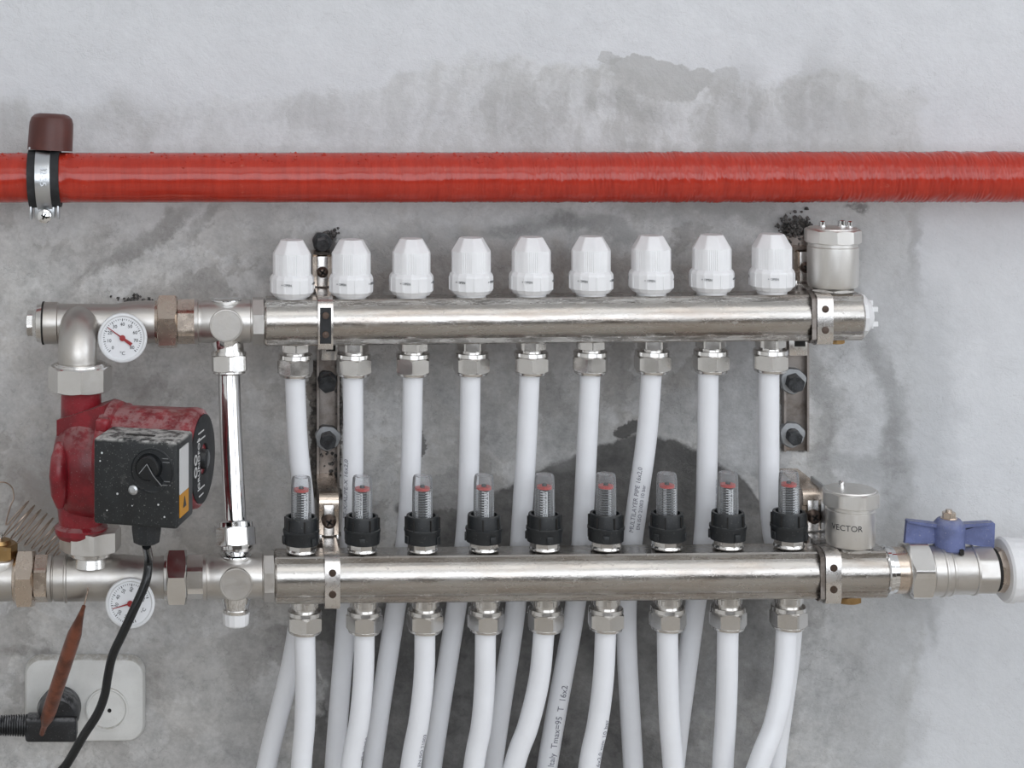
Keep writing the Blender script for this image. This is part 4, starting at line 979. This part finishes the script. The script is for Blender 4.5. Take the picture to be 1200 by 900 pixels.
for i in range(turns*14+1):
    a = 2*PI*i/14; f = i/(turns*14.0)
    cx_, cy_ = 14+f*62, 606+f*34; k = 1-.25*f
    pts.append(U(cx_+k*(17*math.cos(a-2.0)), cy_+k*(-22*math.cos(a-2.0))+2*math.sin(a), -.048+.018*math.sin(a-2.0)))
bm = NB(); tube(bm, [p-O for p in spline(pts, 3)], .95*s, 6); obj('coiled_wire', bm, M_WIRE, t)

# ------------------------------------------------------------------ air vents
def vent(label, px, pybase, yd, rb, rc_, hb, hc, s, pins, text, sides):
    P = U(px, pybase, yd); t = thing('air_vent', label, 'air vent', P)
    bm = NB(); lathe(bm, [(-2*s, rb*.62*s), (4*s, rb*.62*s)], I4, 40); hexnut(bm, -1*s, 3*s, rb*.82*s, rot=.2, ch=.3); obj('base_nut', bm, M_NUT, t)
    bm = NB(); lathe(bm, [(3*s, rb*.80*s), (5*s, rb*.96*s), (9*s, rb*s), ((hb-6)*s, rb*s), ((hb-5)*s, rb*.97*s), (hb*s, rb*.97*s)], I4, 60); obj('float_chamber', bm, M_BRUSH, t)
    bm = NB(); hexnut(bm, (hb-1)*s, (hb+hc)*s, rc_*s, sides=sides, rot=.15, ch=.5); lathe(bm, [((hb+hc)*s-.0004, rc_*.93*s), ((hb+hc+1.5)*s, rc_*.9*s), ((hb+hc+2.5)*s, rc_*.55*s)], I4, 44); obj('vent_lid', bm, M_BRUSH, t)
    for (dx, dy, r_, h_) in pins:
        bm = NB(); lathe(bm, [((hb+hc)*s, r_*1.3*s), ((hb+hc+3)*s, r_*1.3*s), ((hb+hc+3)*s, r_*s), ((hb+hc+h_)*s, r_*s), ((hb+hc+h_+1)*s, r_*.6*s)], T(dx*s, dy*s, 0), 20); obj('vent_pin', bm, M_CHROME, t)
    if text:
        bm = NB(); rr = rb*s
        text_into(bm, text, 9.5*s, None, .00006, fn=lambda co: Vector(((rr+.0002+co.z)*math.sin(-.48+co.x/rr), -(rr+.0002+co.z)*math.cos(-.48+co.x/rr), co.y+hb*.56*s)))
        obj('stamped_name', bm, M_INK, t)
vent('upper air vent with two small pins on its lid, right of the white caps', 976, 340, YU, 29.0, 31.0, 57, 15, SU, [(-11, 4, 3.8, 8), (12, 4, 4.6, 9), (20, 0, 3, 8)], None, 10)
vent('lower air vent with one small pin on its domed lid', 996.5, 642, YL, 28.0, 31.5, 52, 16, SL, [(-9, 4, 3.2, 9)], 'VECTOR', 8)
# angled lug plate behind the lower vent
bmx = U(961, 600, -.07)
o_ = thing('vent_side_plate', 'narrow upright steel plate left of the lower air vent', 'plate', bmx)
bm = NB(); box(bm, (0, 0, -.004), (.0022, .045, .058), bev=.0005); obj('plate', bm, M_ZINC, o_)

# ------------------------------------------------------------------ ball valve and union, right
def AR(px): return U(px, 668-.004*(px-1040), YL)
s = SL; O = AR(1100)
t = thing('ball_valve', 'nickel ball valve with blue wing handle on the lower right', 'valve', O)
M, L = seg(AR, 1046, 1064, O); bm = NB(); lathe(bm, [(0, 26.5*s), (L*.6, 26.5*s), (L, 28*s)], M, 44); obj('inlet_thread', bm, M_WARM, t)
M, L = seg(AR, 1059, 1086, O); bm = NB(); hexnut(bm, 0, L, 31.5*s, M, rot=.85, ch=.6); lathe(bm, [(-1*s, 29*s), (0, 31*s), (1*s, 32*s)], M, 44); obj('union_nut', bm, M_NUT, t)
M, L = seg(AR, 1086, 1140, O); bm = NB(); lathe(bm, [(0, 26*s), (1*s, 29.5*s), (13*s, 30*s), (14*s, 31*s), (16*s, 31*s), (17*s, 29.5*s), (22*s, 29.3*s), (23*s, 30*s), (25*s, 29.5*s), (26*s, 28*s), (40*s, 28*s), (L-4*s, 28*s), (L-3*s, 29.2*s), (L-1*s, 29.2*s), (L, 27*s)], M, 56); obj('valve_body', bm, M_SATIN, t)
M, L = seg(AR, 1138, 1162, O); bm = NB(); hexnut(bm, 0, L, 26.5*s, M, rot=.15, ch=.4, sides=8); obj('outlet_hexagon', bm, M_SATIN, t)
M, L = seg(AR, 1161, 1166, O); bm = NB(); lathe(bm, [(0, 25*s), (L, 25*s)], M, 40); obj('black_seal', bm, M_DARK, t)
M, L = seg(AR, 1165, 1196, O); bm = NB(); hexnut(bm, 0, L, 24*s, M, rot=.4, ch=.3, sides=8); obj('outlet_nipple', bm, M_WARM, t)
St = U(1112, 646, YL)-O
bm = NB(); lathe(bm, [(-10*s, 15*s), (0, 14.5*s), (4*s, 13*s), (5*s, 8*s), (10*s, 8*s)], T(*St), 36); obj('stem_seat', bm, M_BRUSH, t)
bm = NB(); lathe(bm, [(2*s, 16*s), (4*s, 17.8*s), (28*s, 18.4*s), (33*s, 17*s), (38*s, 13*s), (38.5*s, 10*s)], T(*St), 44)
for sgn in (-1, 1):
    pw = [(15, 10), (50, 4), (52, 5), (53, 33), (50, 35.5), (16, 25)] if sgn > 0 else [(-15, 10), (-50, 8), (-52.5, 10), (-50, 37), (-47, 37), (-14, 27)]
    prism(bm, [(x*s, y*s) for x, y in pw], -3.0*s, 3.0*s, T(*St) @ FACE)
    prism(bm, [(x*s, y*s) for x, y in ((sgn*12, 33), (sgn*48, 35 if sgn > 0 else 37), (sgn*50, 33 if sgn > 0 else 35), (sgn*12, 28))], -6*s, 6*s, T(*St) @ FACE)
hd = obj('wing_handle', bm, M_BLUE, t, label='blue wing handle', angle=40)
bm = NB(); box(bm, (8*s, -16.8*s, 4*s), (4.5*s, 4*s, 6*s), T(*St)); obj('handle_notch', bm, M_DARK, hd)
bm = NB(); hexnut(bm, 38*s, 46*s, 7.2*s, T(*St), rot=.3); lathe(bm, [(37.5*s, 9.5*s), (39*s, 9.5*s)], T(*St), 24); lathe(bm, [(45*s, 4*s), (49*s, 3.6*s)], T(*St), 16); obj('stem_nut', bm, M_WARM, t)
O = AR(1196)
t = thing('pipe_union', 'white ribbed plastic union ring cut by the right edge', 'union', O)
M, L = seg(AR, 1174, 1250, O); rr = 37.5*s
bm = NB(); lathe(bm, [(0, rr*.62), (-1*s, rr*.70), (-1*s, rr*.93), (1.5*s, rr), (8*s, rr*1.01), (9*s, rr*.97), (L, rr*.93), (L, rr*.5)], M, 80, fn=lambda a, z: 1+(.012*math.cos(a*20) if z > 7*s else 0)); obj('union_ring', bm, M_WHITE, t)
M2, L2 = seg(AR, 1248, 1420, O); bm = NB(); lathe(bm, [(0, 22*s), (L2, 22*s)], M2, 32); obj('outgoing_pipe', bm, M_WHITE, t)
